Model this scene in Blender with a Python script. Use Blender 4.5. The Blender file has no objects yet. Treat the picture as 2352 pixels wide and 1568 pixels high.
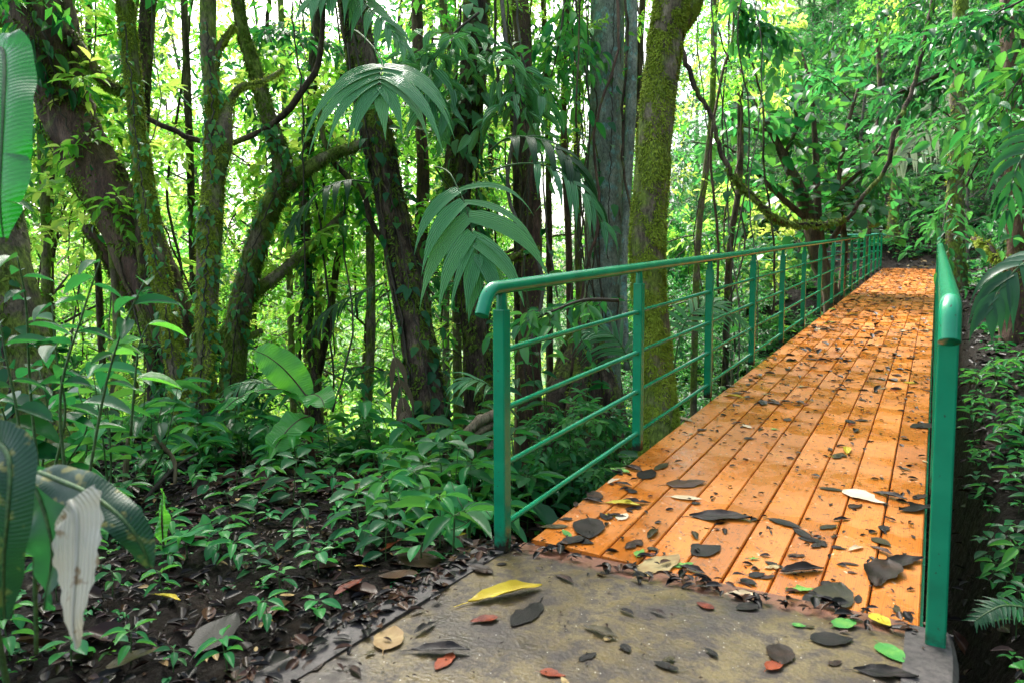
import bpy, math, random
import numpy as np
from mathutils import Vector, Matrix
A=np.array; R=math.radians; TAU=math.tau
rng=np.random.default_rng(7); random.seed(7)
scn=bpy.context.scene
COL=scn.collection
# ---------------------------------------------------------------- camera
FPX=1729.19*.9408; YAW,PIT,ROLL=-.5372,-.0764,-.0038
CAM=A([1.3884,-2.2769,1.0023])
FW=A([math.sin(YAW)*math.cos(PIT),math.cos(YAW)*math.cos(PIT),math.sin(PIT)])
_r=A([math.cos(YAW),-math.sin(YAW),0.]); _u=np.cross(_r,FW)
RT=math.cos(ROLL)*_r+math.sin(ROLL)*_u; UP=-math.sin(ROLL)*_r+math.cos(ROLL)*_u
cd=bpy.data.cameras.new('camera'); cam=bpy.data.objects.new('camera',cd); COL.objects.link(cam)
cd.sensor_width=36; cd.lens=FPX/2352*36; cd.clip_start=.03; cd.clip_end=1200
cam.matrix_world=Matrix(((RT[0],UP[0],-FW[0],CAM[0]),(RT[1],UP[1],-FW[1],CAM[1]),(RT[2],UP[2],-FW[2],CAM[2]),(0,0,0,1)))
cd.dof.use_dof=True; cd.dof.focus_distance=4.2; cd.dof.aperture_fstop=4.0
scn.camera=cam
# ---------------------------------------------------------------- light
SUN_EL,SUN_AZ=R(50),R(-48)      # azimuth measured from +Y towards +X
w=bpy.data.worlds.new("World"); scn.world=w; w.use_nodes=True
nt=w.node_tree; nt.nodes.clear()
sky=nt.nodes.new('ShaderNodeTexSky'); sky.sky_type='NISHITA'; sky.sun_disc=False
sky.sun_elevation=SUN_EL; sky.sun_rotation=SUN_AZ; sky.air_density=1.0; sky.dust_density=5.0; sky.ozone_density=1.0
hs=nt.nodes.new('ShaderNodeHueSaturation'); hs.inputs['Saturation'].default_value=.72
bg=nt.nodes.new('ShaderNodeBackground'); bg.inputs['Strength'].default_value=.15
wo=nt.nodes.new('ShaderNodeOutputWorld')
nt.links.new(sky.outputs[0],hs.inputs['Color']); nt.links.new(hs.outputs[0],bg.inputs[0]); nt.links.new(bg.outputs[0],wo.inputs[0])
sl=bpy.data.lights.new('sun','SUN'); sl.energy=2.4; sl.angle=R(24); sl.color=(1,.97,.91)
so=bpy.data.objects.new('sun',sl); COL.objects.link(so)
sdir=Vector((math.sin(SUN_AZ)*math.cos(SUN_EL),math.cos(SUN_AZ)*math.cos(SUN_EL),math.sin(SUN_EL)))
so.rotation_euler=sdir.to_track_quat('Z','Y').to_euler()
scn.view_settings.view_transform='Standard'; scn.view_settings.look='None'; scn.view_settings.gamma=1
scn.view_settings.exposure=1.92
cy=scn.cycles
cy.max_bounces=7; cy.diffuse_bounces=3; cy.glossy_bounces=2; cy.transmission_bounces=4; cy.transparent_max_bounces=4
cy.caustics_reflective=False; cy.caustics_refractive=False; cy.sample_clamp_indirect=6
# ---------------------------------------------------------------- helpers
def nrm(v):
    v=np.asarray(v,float); return v/np.maximum(np.linalg.norm(v,axis=-1,keepdims=True),1e-9)
def ray(px,py): return FW+RT*((px-1176)/FPX)-UP*((py-784)/FPX)
def at(px,py,d): return CAM+ray(px,py)*d
def onz(px,py,z=0.):
    r=ray(px,py); return CAM+r*((z-CAM[2])/r[2])
def proj(p):
    d=A(p)-CAM; z=d@FW
    return (1176+FPX*(d@RT)/z,784-FPX*(d@UP)/z,z)
def ss(a,b,x): t=np.clip((np.asarray(x,float)-a)/(b-a),0,1); return t*t*(3-2*t)
def sp(x,k=.4): return k*np.logaddexp(0,np.asarray(x,float)/k)
def wob(x,y): return np.sin(x*1.7+y*.9)*.5+np.sin(x*.6-y*1.3+1)*.5+np.sin(x*3.9+2)*np.sin(y*3.3)*.3
def dz(x,y): return .071*y-.0291*x
def Z(x,y):
    x=np.asarray(x,float); y=np.asarray(y,float)
    n=wob(x,y)
    edge=y-(1.55+.2*np.sin(x*.9))
    left=-.13+.03*n-.42*sp(edge,.35)
    left=np.maximum(left,-2.6+.25*n)
    rise=ss(15,21,y)*ss(-14,-5,x)
    left=left*(1-rise)+rise*(1.35+.1*n)
    left=left-ss(-7,-22,x)*5.5-ss(-4.5,-9,x)*.9
    rt=np.minimum(-.95+.165*y,.071*y+.02)+.05*n+.62*sp(x-2.3,.3)*(1+.12*np.sin(y*1.1))-ss(1.9,1.3,x)*.55*ss(.1,.5,y)*ss(21,19,y)
    rt=np.where(y<.2,np.minimum(rt,-.45+.06*n+.5*sp(x-2.6,.3)),rt)
    rt=np.minimum(rt,22)
    k=ss(.1,1.5,x); z=left*(1-k)+rt*k
    under=ss(-.9,-.3,x)*ss(1.75,1.5,x)*ss(.15,.6,y)*ss(21.3,20.3,y)
    z=np.where(under>0,z*(1-under)+under*np.minimum(z,dz(x,y)-.45-.9*ss(.3,2,y)*ss(20,17,y)),z)
    hill=.72*sp(y-22.8+.35*n,.5)*ss(-24,-7,x)
    hill=np.minimum(hill,26)
    z=z+hill
    slab=ss(-.16,-.11,x)*ss(1.52,1.47,x)*ss(.02,-.02,y)
    return z*(1-slab)+slab*np.minimum(z,-.2)
def ground(px,py,dmax=45,d0=1.2):
    r=ray(px,py); ds=np.geomspace(d0,dmax,260); P=CAM+r*ds[:,None]
    k=np.where(P[:,2]<Z(P[:,0],P[:,1]))[0]
    if len(k)==0: return None
    p=P[k[0]]; return A([p[0],p[1],float(Z(p[0],p[1]))])
def mesh(name,V,F,mat,tint=None,uv=None,smooth=True):
    V=np.ascontiguousarray(V,dtype=np.float32); me=bpy.data.meshes.new(name)
    if not isinstance(F,list): F=[F]
    F=[np.asarray(f,dtype=np.int32) for f in F if len(f)]
    me.vertices.add(len(V)); me.vertices.foreach_set('co',V.ravel())
    lv=np.concatenate([f.ravel() for f in F]); tot=np.concatenate([np.full(len(f),f.shape[1]) for f in F])
    st=np.concatenate([[0],np.cumsum(tot)[:-1]]).astype(np.int32)
    me.loops.add(len(lv)); me.loops.foreach_set('vertex_index',lv)
    me.polygons.add(len(tot)); me.polygons.foreach_set('loop_start',st)
    me.polygons.foreach_set('use_smooth',np.full(len(tot),bool(smooth)))
    if tint is not None:
        a=me.attributes.new('tint','FLOAT','POINT'); a.data.foreach_set('value',np.ascontiguousarray(tint,dtype=np.float32))
    if uv is not None:
        a=me.attributes.new('luv','FLOAT_VECTOR','POINT'); a.data.foreach_set('vector',np.ascontiguousarray(uv,dtype=np.float32).ravel())
    me.update(calc_edges=True); me.validate()
    if mat: me.materials.append(mat)
    return me
def link(name,me,parent=None,loc=None):
    o=bpy.data.objects.new(name,me); COL.objects.link(o)
    if loc is not None: o.location=loc
    if parent is not None: o.parent=parent
    return o
AUTO=[]
def tag(o,label,cat,group=None,auto=None):
    o['label']=label; o['category']=cat
    if group: o['group']=group
    if auto: AUTO.append((o,auto))
    return o
def thing(name,label,cat,loc=(0,0,0),group=None,auto=None):
    o=bpy.data.objects.new(name,None); COL.objects.link(o); o.location=loc; o.empty_display_size=.1
    return tag(o,label,cat,group,auto)
def kind(o,k): o['kind']=k; return o
class G:      # geometry collector
    def __init__(s): s.V=[];s.F={};s.n=0;s.T=[];s.U=[]
    def add(s,V,F,tint=.5,uv=None):
        V=np.asarray(V,float)
        if not isinstance(F,list): F=[F]
        for f in F:
            f=np.asarray(f)
            if len(f): s.F.setdefault(f.shape[1],[]).append(f+s.n)
        s.V.append(V); s.n+=len(V)
        s.T.append(np.broadcast_to(np.asarray(tint,float),(len(V),)))
        s.U.append(np.zeros((len(V),3)) if uv is None else uv)
        return s
    def mesh(s,name,mat,origin=None,smooth=True):
        V=np.concatenate(s.V)
        if origin is not None: V=V-A(origin)
        return mesh(name,V,[np.concatenate(f) for f in s.F.values()],mat,np.concatenate(s.T),np.concatenate(s.U),smooth)
def crm(P,n):   # Catmull-Rom resample
    P=A(P,dtype=float) if not isinstance(P,np.ndarray) else P.astype(float)
    if len(P)==2: t=np.linspace(0,1,n)[:,None]; return P[0]*(1-t)+P[1]*t
    Q=np.vstack([2*P[0]-P[1],P,2*P[-1]-P[-2]]); out=[]
    seg=len(P)-1
    for u in np.linspace(0,seg-1e-6,n):
        i=int(u); t=u-i; a,b,c,d=Q[i],Q[i+1],Q[i+2],Q[i+3]
        out.append(.5*((2*b)+(-a+c)*t+(2*a-5*b+4*c-d)*t*t+(-a+3*b-3*c+d)*t**3))
    return A(out)
def tube(P,rad,seg=10,n=None,rough=0.,cap=True,ridge=0.,seed=0):
    P=A(P,dtype=float); rad=np.broadcast_to(A(rad,dtype=float),(len(P),))
    if n: X=crm(np.hstack([P,rad[:,None]]),n); P,rad=X[:,:3],np.maximum(X[:,3],1e-4)
    T=nrm(np.gradient(P,axis=0))
    ref=A([1.,0,0]) if abs(T[0][0])<.8 else A([0,1.,0])
    N=np.zeros_like(P); N[0]=nrm(np.cross(T[0],ref))
    for i in range(1,len(P)): N[i]=nrm(N[i-1]-T[i]*(N[i-1]@T[i]))
    B=np.cross(T,N)
    a=np.arange(seg)*TAU/seg
    rr=np.repeat(rad[:,None],seg,1)
    L=np.concatenate([[0],np.cumsum(np.linalg.norm(np.diff(P,axis=0),axis=1))])
    if rough or ridge:
        rs=np.random.default_rng(seed+11); ph=rs.uniform(0,TAU,8)
        q=A(L)[:,None]; th=a[None,:]
        f=(np.sin(3*th+q*2.1+ph[0])+np.sin(2*th-q*3.7+ph[1])+.7*np.sin(5*th+q*6.3+ph[2])+.5*np.sin(th*4-q*11+ph[3])+.5*np.sin(q*19+th*2+ph[4]))/3.2
        g=np.sin(7*th+np.sin(q*1.3+ph[5])*1.5+ph[6])
        rr=rr*(1+rough*f+ridge*g)+rr*rough*.5*rs.normal(0,.5,rr.shape)
    V=(P[:,None,:]+rr[...,None]*(np.cos(a)[None,:,None]*N[:,None,:]+np.sin(a)[None,:,None]*B[:,None,:])).reshape(-1,3)
    i=np.arange(len(P)-1)[:,None]*seg; j=np.arange(seg)[None,:]; k=(j+1)%seg
    F=np.stack([i+j,i+k,i+seg+k,i+seg+j],-1).reshape(-1,4)
    Fs=[F]
    if cap:
        V=np.vstack([V,P[0],P[-1]]); m=len(V); jj=np.arange(seg); kk=(jj+1)%seg; o=(len(P)-1)*seg
        Fs.append(np.vstack([np.stack([kk,jj,np.full(seg,m-2)],-1),np.stack([o+jj,o+kk,np.full(seg,m-1)],-1)]))
    return V,Fs
def box(c,s,axes=None):
    c=A(c,dtype=float); h=A(s,dtype=float)/2
    q=A([[x,y,z] for z in(-1,1) for y in(-1,1) for x in(-1,1)])*h
    if axes is not None: q=q@A(axes)
    return q+c,A([[0,2,3,1],[4,5,7,6],[0,1,5,4],[2,6,7,3],[0,4,6,2],[1,3,7,5]])
# ---------------------------------------------------------------- materials
def rgb(h):
    h=h.lstrip('#'); c=[int(h[i:i+2],16)/255 for i in(0,2,4)]
    return tuple((x/12.92 if x<=.04045 else ((x+.055)/1.055)**2.4) for x in c)+(1,)
def newmat(name):
    m=bpy.data.materials.new(name); m.use_nodes=True; n=m.node_tree; n.nodes.clear()
    return m,n,lambda t,**k:_nd(n,t,k)
def _nd(n,t,k):
    x=n.nodes.new('ShaderNode'+t)
    for a,b in k.items():
        if a.startswith('i_'):
            key=a[2:]; key=int(key) if key.isdigit() else key.replace('_',' ')
            x.inputs[key].default_value=b
        else: setattr(x,a,b)
    return x
def ramp(n,stops,fac):
    r=n.nodes.new('ShaderNodeValToRGB'); e=r.color_ramp.elements
    while len(e)<len(stops): e.new(.5)
    for i,(p,c) in enumerate(stops): e[i].position=p; e[i].color=c if len(c)==4 else tuple(c)+(1,)
    n.links.new(fac,r.inputs[0]); return r.outputs[0]
def leafmat(name,cols,trans,rough=.38,tr=.4,spec=.5,spots=None,noise=.25,pleat=0,coat=0,pleatd=.004,pc=.6):
    m,n,N=newmat(name); L=n.links.new
    at_=N('Attribute',attribute_name='tint'); oi=N('ObjectInfo')
    ad=N('Math',operation='MULTIPLY_ADD',i_1=noise,i_2=-noise/2); L(oi.outputs['Random'],ad.inputs[0])
    a2=N('Math',operation='ADD'); L(at_.outputs['Fac'],a2.inputs[0]); L(ad.outputs[0],a2.inputs[1])
    k=len(cols); col=ramp(n,[(i/(k-1) if k>1 else 0,c) for i,c in enumerate(cols)],a2.outputs[0])
    tc=ramp(n,[(i/(len(trans)-1),c) for i,c in enumerate(trans)],a2.outputs[0])
    no=N('TexNoise',i_Scale=45,i_Detail=3); ge=N('TexCoord'); L(ge.outputs['Object'],no.inputs['Vector'])
    if spots:
        n2=N('TexNoise',i_Scale=spots[1],i_Detail=4); L(ge.outputs['Object'],n2.inputs['Vector'])
        f=ramp(n,[(spots[2],(0,0,0,1)),(spots[2]+.06,(1,1,1,1))],n2.outputs['Fac'])
        mx=N('MixRGB'); L(f,mx.inputs[0]); L(col,mx.inputs[1]); mx.inputs[2].default_value=spots[0]; col=mx.outputs[0]
    pr=N('BsdfPrincipled',i_Roughness=rough,i_Specular_IOR_Level=spec); L(col,pr.inputs['Base Color'])
    if coat: pr.inputs['Coat Weight'].default_value=coat; pr.inputs['Coat Roughness'].default_value=.12
    bm=N('Bump',i_Strength=.35,i_Distance=.004); L(no.outputs['Fac'],bm.inputs['Height'])
    if pleat:
        pv=N('Attribute',attribute_name='luv'); ps=N('SeparateXYZ'); L(pv.outputs['Vector'],ps.inputs[0]); pm_=N('Math',operation='MULTIPLY',i_1=pleat); L(ps.outputs[0],pm_.inputs[0]); pn=N('Math',operation='SINE'); L(pm_.outputs[0],pn.inputs[0])
        pf=ramp(n,[(0,(.62,.62,.62,1)),(.6,(1,1,1,1))],pn.outputs[0]); px_=N('MixRGB',blend_type='MULTIPLY'); px_.inputs[0].default_value=pc; L(col,px_.inputs[1]); L(pf,px_.inputs[2]); L(px_.outputs[0],pr.inputs['Base Color'])
        av=N('Attribute',attribute_name='luv'); se=N('SeparateXYZ'); L(av.outputs['Vector'],se.inputs[0])
        mu=N('Math',operation='MULTIPLY',i_1=pleat); L(se.outputs[0],mu.inputs[0]); sn=N('Math',operation='SINE'); L(mu.outputs[0],sn.inputs[0])
        b2=N('Bump',i_Strength=.6,i_Distance=pleatd); L(sn.outputs[0],b2.inputs['Height']); L(bm.outputs[0],b2.inputs['Normal']); bm=b2
    L(bm.outputs[0],pr.inputs['Normal'])
    tb=N('BsdfTranslucent'); L(tc,tb.inputs['Color'])
    mix=N('MixShader'); mix.inputs[0].default_value=tr; L(pr.outputs[0],mix.inputs[1]); L(tb.outputs[0],mix.inputs[2])
    out=N('OutputMaterial'); L(mix.outputs[0],out.inputs[0]); return m
def surfmat(name,stops,scale=6,detail=8,rough=.8,bump=.5,bdist=.02,stretch=(1,1,1),two=None,spec=.4,rough2=None,bscale=None,coat=0,dist=0.):
    m,n,N=newmat(name); L=n.links.new
    tc=N('TexCoord'); mp=N('Mapping'); mp.inputs['Scale'].default_value=stretch; L(tc.outputs['Object'],mp.inputs[0])
    no=N('TexNoise',i_Scale=scale,i_Detail=detail,i_Roughness=.65,i_Distortion=dist); L(mp.outputs[0],no.inputs['Vector'])
    col=ramp(n,stops,no.outputs['Fac'])
    nb=N('TexNoise',i_Scale=bscale or scale*4,i_Detail=6,i_Roughness=.7); L(mp.outputs[0],nb.inputs['Vector'])
    if two:   # second layer (moss, lichen): colour stops, scale, threshold
        n2=N('TexNoise',i_Scale=two[1],i_Detail=6,i_Roughness=.6); L(tc.outputs['Object'],n2.inputs['Vector'])
        f=ramp(n,[(two[2],(0,0,0,1)),(two[2]+.1,(1,1,1,1))],n2.outputs['Fac'])
        c2=ramp(n,two[0],nb.outputs['Fac']); mx=N('MixRGB'); L(f,mx.inputs[0]); L(col,mx.inputs[1]); L(c2,mx.inputs[2]); col=mx.outputs[0]
    nf=N('TexNoise',i_Scale=scale*7,i_Detail=5,i_Roughness=.75); L(mp.outputs[0],nf.inputs['Vector'])
    ff=ramp(n,[(.36,(.3,.3,.3,1)),(.52,(1,1,1,1)),(.7,(1.5,1.45,1.4,1))],nf.outputs['Fac']); mf=N('MixRGB',blend_type='MULTIPLY'); mf.inputs[0].default_value=.85; L(col,mf.inputs[1]); L(ff,mf.inputs[2]); col=mf.outputs[0]
    pr=N('BsdfPrincipled',i_Roughness=rough,i_Specular_IOR_Level=spec); L(col,pr.inputs['Base Color'])
    if coat: pr.inputs['Coat Weight'].default_value=coat
    if rough2 is not None:
        rr=ramp(n,[(.35,(rough2,)*3+(1,)),(.6,(rough,)*3+(1,))],no.outputs['Fac']); L(rr,pr.inputs['Roughness'])
    bm=N('Bump',i_Strength=bump,i_Distance=bdist); L(nb.outputs['Fac'],bm.inputs['Height']); L(bm.outputs[0],pr.inputs['Normal'])
    out=N('OutputMaterial'); L(pr.outputs[0],out.inputs[0]); return m
g=rgb
M={}
M['canopy']=leafmat('leaf_canopy',[(.02,.10,.022,1),(.04,.16,.035,1),(.08,.22,.035,1)],[(.06,.42,.06,1),(.13,.6,.07,1),(.35,.75,.08,1)],rough=.4,tr=.48)
M['bright']=leafmat('leaf_bright',[(.04,.18,.02,1),(.08,.28,.03,1),(.16,.36,.04,1)],[(.2,.70,.06,1),(.45,.92,.1,1),(.85,.95,.2,1)],rough=.4,tr=.58)
M['cool']=leafmat('leaf_cool',[(.011,.08,.034,1),(.02,.12,.045,1),(.04,.17,.045,1)],[(.035,.3,.07,1),(.08,.42,.07,1),(.2,.52,.06,1)],rough=.38,tr=.34,spec=.28)
M['dark']=leafmat('leaf_dark',[(.012,.065,.03,1),(.02,.09,.038,1),(.035,.13,.045,1)],[(.04,.28,.07,1),(.07,.36,.07,1)],rough=.38,tr=.28,spec=.4)
M['mint']=leafmat('leaf_mint',[(.02,.13,.05,1),(.04,.19,.06,1),(.09,.27,.06,1)],[(.07,.42,.1,1),(.18,.58,.1,1)],rough=.4,tr=.38,spec=.3)
M['seed']=leafmat('leaf_seedling',[(.015,.17,.055,1),(.035,.26,.065,1),(.12,.38,.06,1)],[(.08,.5,.09,1),(.25,.65,.08,1)],rough=.36,tr=.32,spec=.28)
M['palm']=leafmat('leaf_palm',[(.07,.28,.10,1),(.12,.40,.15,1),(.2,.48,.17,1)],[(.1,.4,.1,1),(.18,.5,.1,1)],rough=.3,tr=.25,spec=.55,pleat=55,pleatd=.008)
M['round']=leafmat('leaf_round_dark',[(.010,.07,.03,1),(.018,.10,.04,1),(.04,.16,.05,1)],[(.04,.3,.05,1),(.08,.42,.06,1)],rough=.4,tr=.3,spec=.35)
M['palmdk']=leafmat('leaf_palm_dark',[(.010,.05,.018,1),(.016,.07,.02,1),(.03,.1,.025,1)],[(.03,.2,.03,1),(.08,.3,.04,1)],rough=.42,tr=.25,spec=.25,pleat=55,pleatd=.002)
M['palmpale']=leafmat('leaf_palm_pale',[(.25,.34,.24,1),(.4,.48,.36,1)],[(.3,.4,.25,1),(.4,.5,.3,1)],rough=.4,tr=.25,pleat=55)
M['banana']=leafmat('leaf_banana',[(.006,.15,.012,1),(.010,.2,.018,1)],[(.02,.5,.03,1),(.04,.55,.04,1)],rough=.2,tr=.3,spec=.7,pleat=520,coat=.4,pleatd=.0006,pc=.2)
M['helic']=leafmat('leaf_heliconia',[(.05,.33,.05,1),(.09,.42,.06,1)],[(.2,.8,.07,1),(.28,.85,.08,1)],rough=.3,tr=.45,spec=.7,pleat=170,pleatd=.003,pc=.35)
M['spotty']=leafmat('leaf_spotted',[(.007,.045,.022,1),(.012,.065,.028,1)],[(.02,.14,.03,1),(.03,.16,.03,1)],rough=.4,tr=.15,spec=.35,spots=((.2,.2,.05,1),34,.56),pleat=620,pleatd=.0005,pc=.25)
M['dead']=leafmat('leaf_dead_frond',[(.10,.065,.035,1),(.2,.14,.08,1),(.3,.22,.13,1)],[(.15,.1,.05,1),(.2,.14,.06,1)],rough=.6,tr=.15,pleat=60)
M['bleach']=leafmat('leaf_bleached',[(.55,.45,.3,1),(.75,.72,.58,1),(.85,.84,.74,1)],[(.4,.35,.25,1),(.5,.5,.35,1)],rough=.5,tr=.2,spots=((.36,.24,.13,1),30,.62),pleat=150,noise=0,pleatd=.0015,pc=.3)
M['tuft']=leafmat('moss_tuft',[(.16,.22,.022,1),(.33,.42,.045,1),(.5,.6,.1,1)],[(.4,.5,.05,1),(.5,.6,.08,1)],rough=.8,tr=.2,spec=.15)
M['tuftdk']=leafmat('moss_tuft_dark',[(.06,.10,.015,1),(.14,.22,.03,1),(.26,.36,.05,1)],[(.2,.3,.03,1),(.3,.4,.05,1)],rough=.8,tr=.15,spec=.15)
for k_,c_,s_ in (('wet',[(.003,.0026,.003,1),(.008,.006,.006,1),(.02,.013,.011,1)],.38),('brown',[(.016,.007,.005,1),(.04,.017,.010,1),(.08,.038,.02,1)],.35),
             ('tan',[(.3,.19,.08,1),(.42,.3,.13,1),(.5,.4,.2,1)],.4),('yellow',[(.5,.36,.02,1),(.62,.5,.04,1)],.35),('green',[(.06,.26,.05,1),(.2,.42,.07,1)],.35),
             ('cream',[(.68,.52,.3,1),(.8,.68,.48,1)],.5),('red',[(.12,.02,.012,1),(.3,.06,.02,1)],.35),('olive',[(.022,.02,.009,1),(.07,.055,.018,1)],.3)):
    M['f_'+k_]=leafmat('fallen_leaf_'+k_,c_,[c_[0],c_[-1]],rough=s_,tr=.06,spec=.2,noise=1.0)
moss2=[(.3,(.05,.08,.012,1)),(.5,(.16,.22,.03,1)),(.7,(.30,.38,.06,1))]
M['bark']=surfmat('bark_dark',[(.32,(.012,.009,.006,1)),(.5,(.075,.052,.036,1)),(.7,(.24,.175,.125,1))],scale=9,stretch=(1,1,.3),bump=.9,bdist=.03,two=(moss2,3.2,.54),rough=.8,spec=.2)
M['barkred']=surfmat('bark_reddish',[(.3,(.035,.017,.012,1)),(.5,(.11,.055,.038,1)),(.7,(.22,.13,.095,1))],scale=10,stretch=(1,1,.25),bump=.8,bdist=.02,two=(moss2,3,.6),rough=.7)
M['barkmoss']=surfmat('bark_mossy',[(.3,(.06,.05,.03,1)),(.5,(.19,.15,.095,1)),(.7,(.36,.30,.20,1))],scale=8,stretch=(1,1,.4),bump=.9,bdist=.03,two=(moss2,3.5,.44),rough=.85)
M['barkpale']=surfmat('bark_pale',[(.3,(.06,.055,.045,1)),(.5,(.14,.12,.10,1)),(.7,(.24,.21,.18,1))],scale=11,stretch=(1,1,.35),bump=.6,bdist=.015,two=(moss2,4,.6),rough=.75)
M['barklich']=surfmat('bark_lichen',[(.3,(.09,.10,.08,1)),(.5,(.21,.235,.185,1)),(.7,(.38,.40,.33,1))],scale=10,stretch=(1,1,.4),bump=.7,bdist=.02,two=([(.3,(.08,.2,.18,1)),(.5,(.2,.38,.34,1)),(.7,(.45,.58,.54,1))],9,.53),rough=.8)
M['twig']=surfmat('twig_bark',[(.3,(.025,.02,.012,1)),(.6,(.07,.055,.035,1))],scale=14,bump=.4,bdist=.005,rough=.7)
M['gstem']=surfmat('green_stem',[(.3,(.03,.09,.02,1)),(.6,(.07,.15,.04,1))],scale=14,bump=.2,bdist=.003,rough=.5)
M['rstem']=surfmat('red_brown_stem',[(.3,(.035,.012,.010,1)),(.6,(.10,.035,.025,1))],scale=14,bump=.3,bdist=.004,rough=.4)
M['soil']=surfmat('soil',[(.3,(.006,.005,.004,1)),(.5,(.018,.013,.010,1)),(.68,(.045,.032,.024,1))],scale=7,bump=1,bdist=.05,rough=.6,rough2=.3,bscale=26,spec=.5)
M['log']=surfmat('rotten_log',[(.3,(.09,.055,.03,1)),(.5,(.22,.16,.09,1)),(.7,(.38,.3,.2,1))],scale=9,stretch=(1,1,.2),bump=.9,bdist=.02,rough=.8)
def paint(name,base,rough=.25,chip=.72):
    m,n,N=newmat(name); L=n.links.new
    tc=N('TexCoord'); no=N('TexNoise',i_Scale=7,i_Detail=6); L(tc.outputs['Object'],no.inputs['Vector'])
    col=ramp(n,[(.3,tuple(c*.75 for c in base)+(1,)),(.55,base+(1,)),(.75,tuple(min(1,c*1.15+.01) for c in base)+(1,))],no.outputs['Fac'])
    ns=N('TexNoise',i_Scale=70,i_Detail=4); L(tc.outputs['Object'],ns.inputs['Vector'])
    f=ramp(n,[(chip-.03,(0,0,0,1)),(chip,(1,1,1,1))],ns.outputs['Fac'])
    mx=N('MixRGB'); L(f,mx.inputs[0]); L(col,mx.inputs[1]); mx.inputs[2].default_value=(.03,.05,.035,1)
    # grime close to the foot of a post
    av=N('Attribute',attribute_name='tint'); n3=N('TexNoise',i_Scale=28,i_Detail=5); L(tc.outputs['Object'],n3.inputs['Vector'])
    mm=N('Math',operation='MULTIPLY'); L(av.outputs['Fac'],mm.inputs[0]); L(n3.outputs['Fac'],mm.inputs[1])
    f2=ramp(n,[(.22,(0,0,0,1)),(.42,(1,1,1,1))],mm.outputs[0])
    m2=N('MixRGB'); L(f2,m2.inputs[0]); L(mx.outputs[0],m2.inputs[1]); m2.inputs[2].default_value=(.02,.022,.015,1)
    pr=N('BsdfPrincipled',i_Specular_IOR_Level=.5); L(m2.outputs[0],pr.inputs['Base Color'])
    rr=ramp(n,[(.35,(rough,)*3+(1,)),(.7,(rough+.05,)*3+(1,))],ns.outputs['Fac']); L(rr,pr.inputs['Roughness'])
    nw=N('TexNoise',i_Scale=16,i_Detail=3); L(tc.outputs['Object'],nw.inputs['Vector'])
    bm=N('Bump',i_Strength=.12,i_Distance=.003); L(nw.outputs['Fac'],bm.inputs['Height']); L(bm.outputs[0],pr.inputs['Normal'])
    out=N('OutputMaterial'); L(pr.outputs[0],out.inputs[0]); return m
M['green']=paint('green_paint',(.007,.29,.135),.2)
M['greenlit']=paint('lit_green_paint',(.10,.52,.36),.35,.85)  # railing green lightened to imitate the brighter light beyond the bridge
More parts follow.
